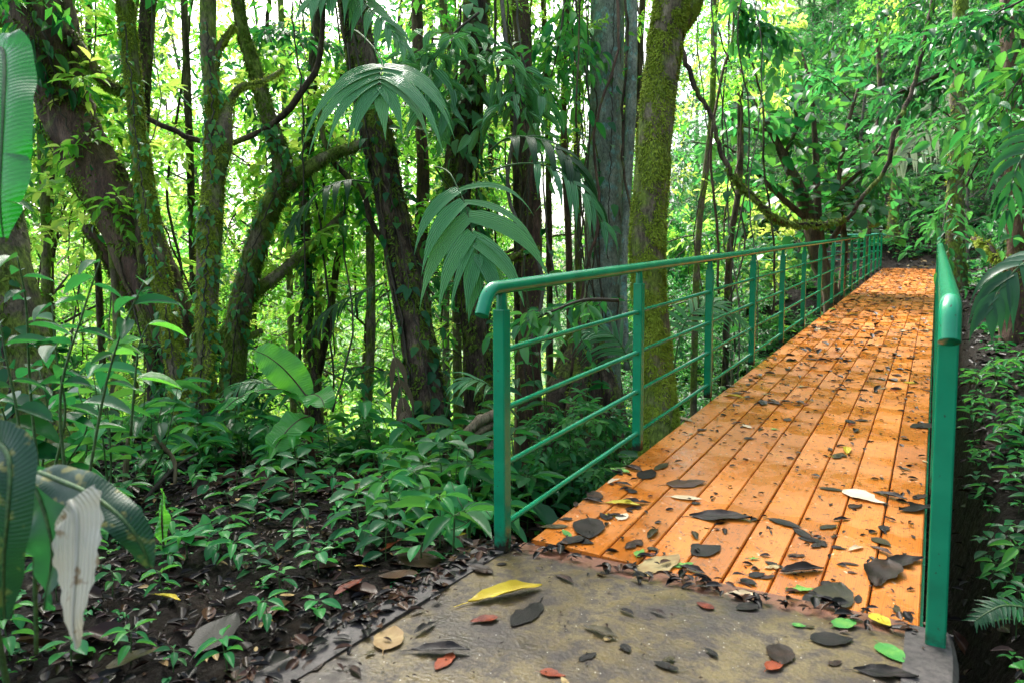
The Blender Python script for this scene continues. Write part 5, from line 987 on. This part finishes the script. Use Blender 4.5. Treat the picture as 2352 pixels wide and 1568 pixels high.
def ondeck(px,py):
    r=ray(px,py); # solve z = .071y-.0291x
    k=(.071*CAM[1]-.0291*CAM[0]-CAM[2])/(r[2]-.071*r[1]+.0291*r[0]); return CAM+r*k
def sizew(L): return 'small' if L<.07 else ('large' if L>.13 else 'medium-sized')
# leaves set by hand: x0,y0 (stem end) x1,y1 (tip), shape, colour
HAND=[(1540,1140,1612,1148,0,'cream','slender cream leaf lying across a board near the front left'),(1935,1128,2035,1160,1,'cream','bleached white leaf with ragged edge in the middle of the deck'),(1880,1120,1938,1128,0,'olive','olive-brown leaf touching the bleached white one'),
(2005,1130,2084,1152,2,'wet','blackish curled leaf right of the bleached white one'),(1583,1185,1728,1195,4,'wet','large dark crinkled leaf across two boards'),(1765,1190,1842,1215,0,'wet','dark oval leaf with thin stalk left of middle'),(1883,1215,1922,1207,7,'olive','small olive oval leaf right of the dark oval one'),
(1848,1232,1890,1250,7,'wet','small dark oval leaf below the olive one'),(1790,1315,1892,1308,6,'wet','dark leaf with pointed ends on the front boards'),(2025,1300,2122,1285,4,'wet','large blackish leaf touching the right post'),(2002,1235,2046,1255,3,'olive','upright folded olive leaf near the right edge'),
(1900,1400,1930,1340,3,'olive','olive leaf standing curled at the front of the boards'),(1590,1275,1655,1255,3,'wet','round dark leaf on the front left boards'),(1352,1190,1352,1240,3,'wet','crumpled black leaf on the front left board'),(1420,1195,1440,1180,3,'cream','pale spotted leaf beside the crumpled black one'),
(1650,1375,1740,1370,2,'cream','long pale yellow leaf at the front edge of the boards'),(1460,1325,1560,1275,7,'tan','flat pale brown leaf at the left front edge'),(1300,1235,1365,1250,7,'wet','flat dark leaf at the front left corner of the deck'),(1390,1155,1470,1165,2,'yellow','yellow leaf on the front left boards'),
(1850,1365,1930,1420,3,'wet','wet dark leaf at the slab joint'),(1560,1300,1620,1320,6,'wet','dark leaf across the slab joint'),(1700,1330,1740,1345,3,'wet','dark leaf pile end at the slab joint'),(2040,1290,2010,1350,1,'brown','brown folded leaf below the large blackish one')]
HSLAB=[(1075,1385,1245,1352,2,'yellow','curled yellow leaf with brown spots on the concrete'),(880,1495,908,1440,3,'tan','tan oval leaf with yellow rim on the concrete'),(945,1495,1080,1500,2,'wet','dark curled leaf in the middle of the concrete'),(1130,1320,1075,1300,1,'brown','red-brown leaf propped on the edge of the concrete'),
(1275,1322,1318,1342,2,'brown','small red-brown leaf lying behind the yellow leaf'),(1145,1420,1080,1430,1,'red','small reddish curled leaf in front of the yellow leaf'),(1240,1385,1175,1440,7,'wet','flat dark leaf skeleton on the concrete'),(1430,1480,1445,1500,3,'wet','round black leaf on the concrete'),
(1790,1480,1795,1530,3,'brown','orange-brown folded leaf standing on the concrete'),(1860,1470,1960,1470,3,'wet','large glossy black leaf near the right post'),(2020,1478,2075,1525,3,'green','light green leaf near the right post'),(2000,1410,2045,1440,3,'yellow','yellow-green leaf against the last board'),
(1915,1440,1965,1425,3,'green','pale green leaf half on the slab joint'),(1820,1435,1850,1440,3,'green','tiny bright green leaf on the concrete'),(1240,1545,1300,1555,1,'red','small orange-red leaf at the bottom of the photo'),(700,1545,745,1510,3,'brown','pinkish leaf on the left of the concrete'),
(800,1530,830,1556,2,'brown','curled brown leaf at the bottom of the concrete'),(1620,1490,1650,1510,7,'wet','flat dark leaf right of the round black one'),(1330,1520,1370,1500,7,'wet','flat black leaf low on the concrete'),(1490,1400,1530,1415,2,'brown','pinkish curled bark chip on the concrete'),
(1960,1540,2110,1560,4,'wet','long dark leaf at the bottom near the right post'),(1000,1430,950,1460,2,'wet','dark crumpled leaf beside the tan oval one'),(1040,1500,1000,1540,7,'red','flat dull red leaf low on the concrete'),(1640,1400,1600,1385,3,'red','shiny red-brown leaf at the joint'),(1740,1390,1690,1400,3,'wet','wet black leaf by the pale yellow one'),
(1760,1540,1800,1520,1,'red','small red leaf on the lower concrete'),(1560,1540,1500,1520,7,'wet','flat grey-black leaf stain on the lower concrete'),(1340,1440,1420,1470,2,'olive','purple-grey curled leaf in the middle of the concrete')]
for hs_,fn,gname in ((HAND,ondeck,'on the planks'),(HSLAB,lambda a,b:onz(a,b,.0),'on concrete')):
    for (x0,y0,x1,y1,sh,cl,lb) in hs_:
        a,b=fn(x0,y0),fn(x1,y1); m=(a+b)/2; L=min(.32,max(.04,np.linalg.norm((b-a)[:2]))); rz=math.atan2(b[1]-a[1],b[0]-a[0])-math.pi/2
        put_leaf(m[0],m[1],m[2]+.004,L,sh,cl,rz,lb,None,None,sup=1 if fn is ondeck else None)
rs=np.random.default_rng(77)
cols_=['wet']*13+['brown']*5+['tan']*2+['olive']*3+['green','yellow','red','cream']
placed=0
def postname(y):
    k=int(round(y/S0))+1; return ['first','second','third','fourth','fifth','sixth','seventh','eighth','ninth','tenth','eleventh','twelfth'][min(11,max(0,k-1))]
CL=[(rs.uniform(DL,DR) if rs.random()<.6 else DL+.1,.2+10*rs.random()**1.4) for _ in range(38)]
while placed<240:
    y=.2+11*rs.random()**1.7; x=rs.choice([rs.uniform(DL+.02,DR-.02),DL+abs(rs.normal(0,.16)),DR-abs(rs.normal(0,.12))],p=[.6,.24,.16])
    if rs.random()<.55: c_=CL[rs.integers(38)]; x,y=c_[0]+rs.normal(0,.10),c_[1]+rs.normal(0,.13)
    if not (DL<x<DR-.01 and y>.16): continue
    L=float(np.clip(rs.lognormal(-2.65,.42),.035,.2)); sh=int(rs.integers(8)); cl=cols_[rs.integers(len(cols_))]
    if wob(x*3,y*2.2)<-.15 and rs.random()<.55: continue
    zone='left' if x<DL+.45 else ('right' if x>DR-.45 else 'middle')
    put_leaf(x,y,dz(x,y)+.003,L,sh,cl,rs.uniform(0,TAU),f"{sizew(L)} {CN[cl]} fallen leaf on the {zone} boards, {postname(y)} post",'fallen leaves on the planks','ord',sup=1); placed+=1
placed=0
while placed<26:
    y=rs.uniform(-1.5,.05); x=rs.uniform(-.05,1.4); L=float(np.clip(rs.lognormal(-3.1,.4),.02,.09)); cl=cols_[rs.integers(len(cols_))]
    put_leaf(x,y,.004,L,int(rs.integers(8)),cl,rs.uniform(0,TAU),f"{sizew(L)} {CN[cl]} fallen leaf on the concrete, {'left' if x<.45 else 'middle' if x<.95 else 'right'} {'front' if y<-.7 else 'back'} part",'fallen leaves on the concrete','ord'); placed+=1
# litter: leaves nobody could count
def litter(name,label,pos,nv,colr,Lr,seed,wid=.45):
    rs=np.random.default_rng(seed); n=len(pos); az=rs.uniform(0,TAU,n); d=np.stack([np.cos(az),np.sin(az),rs.normal(0,.25,n)],-1); up=nv+rs.normal(0,.22,(n,3))
    T=leaf_tmpl(3,5,rs.uniform(0,.1),.02,.45,.25); g1=G(); g1.add(*scat(T,pos,d,up,rs.uniform(*Lr,n),rs.uniform(.3,.6,n),np.clip(rs.normal(.5,.3,n),0,1)))
    o=link(name,g1.mesh(name,M['f_'+colr])); kind(o,'stuff'); tag(o,label,'leaves')
def gsample(n,x0,x1,y0,y1,rs,pw=None):
    x=rs.uniform(x0,x1,n); y=rs.uniform(y0,y1,n); k=~((x>-.14)&(x<1.5)&(y<.2)); x,y=x[k],y[k]; return np.stack([x,y,Z(x,y)+.012],-1)
rs=np.random.default_rng(9)
def EDGE(k=0):
    n=150-40*k; a=np.stack([-.10+np.abs(rs.normal(0,.06,n)),rs.uniform(-1.6,.1,n),np.full(n,.012)],-1); m=75; b=np.stack([rs.uniform(-.05,1.4,m),.05+rs.normal(0,.05,m),np.full(m,.006)],-1)
    c=np.stack([-.12-np.abs(rs.normal(0,.03,n)),rs.uniform(-1.6,.1,n),np.full(n,-.07)+rs.uniform(0,.05,n)],-1); return np.concatenate([a,b,c])
up1=A([0,0,1.])
P_=gsample(8000,-5.5,-.1,-2.6,2.2,rs); litter('leaf_litter','dark wet leaf litter covering the forest floor on the left',P_,up1,'wet',(.02,.075),1)
P_=gsample(9500,-5.5,-.1,-2.6,2.2,rs); litter('leaf_litter','brown leaf litter scattered over the forest floor on the left',P_,up1,'brown',(.015,.06),2)
P_=gsample(420,-4.5,-.1,-2.4,2.,rs); litter('leaf_litter','larger decaying brown leaves lying on the left forest floor',P_,up1,'brown',(.07,.15),21)
P_=gsample(160,-4.5,-.1,-2.4,2.,rs); litter('leaf_litter','larger reddish leaves lying on the left forest floor',P_,up1,'olive',(.06,.13),22)
P_=gsample(420,-4.5,-.1,-2.6,1.8,rs); litter('leaf_litter','tan dry leaf fragments scattered on the left forest floor',P_,up1,'tan',(.015,.05),3)
P_=gsample(9000,1.5,5.5,-1,22,rs); litter('leaf_litter','dark wet leaf litter on the muddy right bank',P_,A([-.3,0,1]),'wet',(.03,.12),4)
P_=gsample(3000,1.5,5.5,-1,22,rs); litter('leaf_litter','brown leaf litter on the muddy right bank',P_,A([-.3,0,1]),'brown',(.03,.12),5)
P_=gsample(5000,-5,5,21.3,30,rs); litter('leaf_litter','brown leaf litter on the dark bank beyond the bridge',P_,A([0,-.5,1]),'wet',(.05,.14),6)
P_=gsample(260,-4,2.4,21.2,27,rs); litter('leaf_litter','pale dry leaf litter at the far bridge end',P_,A([0,-.3,1]),'tan',(.08,.25),7)
P_=gsample(2500,-2.5,-.2,.4,4,rs); litter('leaf_litter','brown leaf litter gathered along the joint and edges of the concrete',EDGE(),up1,'brown',(.015,.06),13)
litter('leaf_litter','dark wet leaf litter gathered along the joint and edges of the concrete',EDGE(1),up1,'wet',(.02,.08),14)
litter('leaf_litter','brown leaf litter on the slope under the railing',P_,A([0,-.3,1]),'brown',(.04,.12),8)
n=1800; y=rs.uniform(.15,YE-.1,n); x=rs.uniform(DL+.01,DR-.01,n); litter('leaf_crumbs','tiny dark leaf crumbs sprinkled over the orange planks',np.stack([x,y,dz(x,y)+.003],-1),A([.03,-.07,1.])*12,'wet',(.006,.028),9)
n=650; y=3.5+(YE-3.6)*rs.random(n); x=rs.uniform(DL+.03,DR-.03,n); litter('leaf_litter','dark fallen leaves massed along the middle and far bridge deck',np.stack([x,y,dz(x,y)+.004],-1),A([.03,-.07,1.])*8,'wet',(.04,.12),10)
n=120; y=rs.uniform(11,YE-.1,n); x=rs.uniform(DL+.03,DR-.03,n); litter('leaf_litter','tan fallen leaves massed over the far half of the bridge deck',np.stack([x,y,dz(x,y)+.004],-1),A([.03,-.07,1.])*8,'tan',(.04,.11),11)
n=700; y=rs.uniform(.2,10,n); x=DL+.02+(DR-DL-.04)*rs.random(n)**.8; litter('leaf_litter','small torn bits of wet leaf stuck to the orange planks',np.stack([x,y,dz(x,y)+.004],-1),A([.03,-.07,1.])*10,'wet',(.02,.05),23,)
n=420; x=rs.uniform(-.05,1.4,n); y=rs.uniform(-1.7,.1,n); litter('leaf_crumbs','tiny dark leaf crumbs sprinkled over the concrete landing',np.stack([x,y,np.full(n,.007)],-1),A([0,0,1.])*12,'brown',(.004,.016),12)
# bigger single leaves lying on the forest floor
for (px,py,L,sh,cl,lb) in [(385,1395,.12,2,'yellow','yellow leaf lying on the floor left of the concrete'),(860,1238,.08,2,'yellow','yellow-orange leaf on the floor below the seedlings'),(1045,1240,.13,1,'yellow','bright yellow hanging leaf left of the first post'),(615,1448,.05,2,'yellow','small yellow leaf near the concrete edge'),(500,1480,.22,3,'wet','large dark purple-brown leaf lying at the lower left'),(310,1540,.16,1,'olive','crumpled brown leaf at the bottom left'),(975,1305,.24,3,'brown','big dark maroon leaf standing by the concrete edge'),(915,1345,.16,3,'brown','maroon leaf leaning on the concrete edge'),
    (800,1375,.14,1,'red','red-brown leaf beside the concrete edge'),(900,1270,.13,4,'red','red fern-like dead leaf left of the first post'),(690,1260,.12,2,'brown','brown leaf on the muddy floor'),(1115,1155,.07,2,'cream','cream leaf caught on the plant left of the post'),(2212,1500,.22,2,'brown','dry brown leaf standing beyond the right post'),(660,1390,.07,0,'tan','tan leaf near the concrete edge'),(830,1320,.06,2,'yellow','yellow scrap beside the maroon leaf'),(1190,1050,.10,3,'yellow','yellow leaf hanging behind the first post')]:
    p=ground(px,py) 
    if p is None: continue
    put_leaf(p[0],p[1],p[2]+.03,L,sh,cl,rs.uniform(0,TAU),lb,None,None,rs.uniform(-.3,.5),rs.uniform(-.3,.3))
# low green ground cover
def cover(label,pos,ls,mat,seed,wid=.45):
    rs=np.random.default_rng(seed); n=len(pos); k=4; p=np.repeat(pos,k,0)+rs.normal(0,ls*.35,(n*k,3))*A([1,1,.3])+A([0,0,ls*.4]); az=rs.uniform(0,TAU,n*k); d=np.stack([np.cos(az),np.sin(az),rs.uniform(-.4,.4,n*k)],-1)
    g1=G(); g1.add(*scat(T_MD,p,d,A([0,0,1.])+rs.normal(0,.35,(n*k,3)),ls*rs.uniform(.5,1.3,n*k),wid,np.repeat(rs.uniform(0,1,n),k))); o=link('ground_cover',g1.mesh('ground_cover',M[mat])); kind(o,'stuff'); tag(o,label,'ground cover')
def csample(n,fx,fy,rs,th=0.):
    x=rs.uniform(*fx,n); y=rs.uniform(*fy,n); k=(wob(x*1.3,y*1.3)+rs.normal(0,.3,n)>th)&~((x>-.3)&(x<1.7)&(y<21.8)); x,y=x[k],y[k]; return np.stack([x,y,Z(x,y)],-1)
cover('low green ground cover at the edge of the left forest floor',csample(2200,(-7,-.4),(1.0,2.8),rs,-.1),.07,'seed',1)
cover('small green seedlings carpeting the left forest floor',csample(900,(-6,-.3),(-2,1.2),rs,.1),.03,'seed',2)
cover('green ground cover on the slope behind the railing',csample(6500,(-7,-.2),(2,21),rs,-.3),.13,'cool',3)
cover('green ground cover on the right bank',csample(9000,(1.9,9),(1,24),rs,.15),.13,'cool',4)
cover('green ground cover on the hillside beyond the bridge',csample(26000,(-22,18),(23,48),rs,-.35),.25,'mint',5)
cover('bright green low growth filling the valley at the left',csample(16000,(-26,-2),(2.4,30),rs,-.6),.24,'bright',6)
cover('bright green low growth in the far left valley',csample(12000,(-60,-18),(-8,50),rs,-.8),.6,'bright',7)
# ---------------------------------------------------------------- tidy up names and labels
bpy.context.view_layer.update()
LM=[('the thick leaning tree',240,440),('the slender mossy tree',375,700),('the mossy burl tree',485,560),('the forked tree',600,480),('the thick palm trunk',900,450),('the epiphyte tree',1075,350),('the reddish middle tree',1215,300),('the lichened tree',1390,350),('the moss-covered tree',1500,400),('the dark round-leaved tree',1860,350),('the looping liana',2060,280),('the pale hanging frond',2130,290),('the pale mossy trunk',2198,420),('the right edge trunk',2340,300),('the bridge end',2080,600),('the right post',2200,1100),('the first left post',1158,1000),('the second left post',1465,850),('the heliconia',690,940),('the broad left trunk',70,900),('the concrete edge',820,1400),('the withered white leaf',178,1300),('the rolled new leaf',374,1160),('the earth bank',2110,470),('the top right corner',2300,40),('the top left corner',60,60),('the dead palm frond',935,850),('the stair railing',1950,500),('the far railing posts',1900,640),('the handrail bend',1120,670)]
def ords(n): return ['leftmost','second from left','third from left','fourth from left','fifth from left','sixth from left','seventh from left','eighth from left','ninth from left','tenth from left','eleventh from left','twelfth from left'][n]
for o,mode in AUTO:
    if mode=='px':
        P=o.location.copy(); P=A(P); pts=[P+A([0,0,h]) for h in (.1,1.5,3)] if o['category']=='tree' else [P+A([0,0,.15])]
        q=proj(pts[min(1,len(pts)-1)]); x,y=q[0],min(1560,max(10,q[1]))
        l=min(LM,key=lambda m:(m[1]-x)**2+(m[2]-y)**2); dx,dy=x-l[1],y-l[2]
        rel='right of' if abs(dx)>=abs(dy) and dx>0 else 'left of' if abs(dx)>=abs(dy) else 'below' if dy>0 else 'above'
        o['label']=o['label']+' '+rel+' '+(l[0] if len((o['label']+l[0]).split())<9 else l[0].replace('the ',''))
bins={}
for o,mode in AUTO: bins.setdefault(o['label'],[]).append(o)
for lb,os_ in bins.items():
    if 1<len(os_)<=12:
        os_.sort(key=lambda o:proj(A(o.location))[0])
        for i,o in enumerate(os_): o['label']=lb+', '+(ords(i) if len(os_)>2 else ('left one','right one')[i])
    elif len(os_)>12:
        for o in os_: o['group']=o.get('group','repeats')
for k,e in PT.items():
    if not e.get('_used'):
        for c in list(e.children): bpy.data.objects.remove(c)
        bpy.data.objects.remove(e)
for o in bpy.data.objects:
    if '_used' in o: del o['_used']
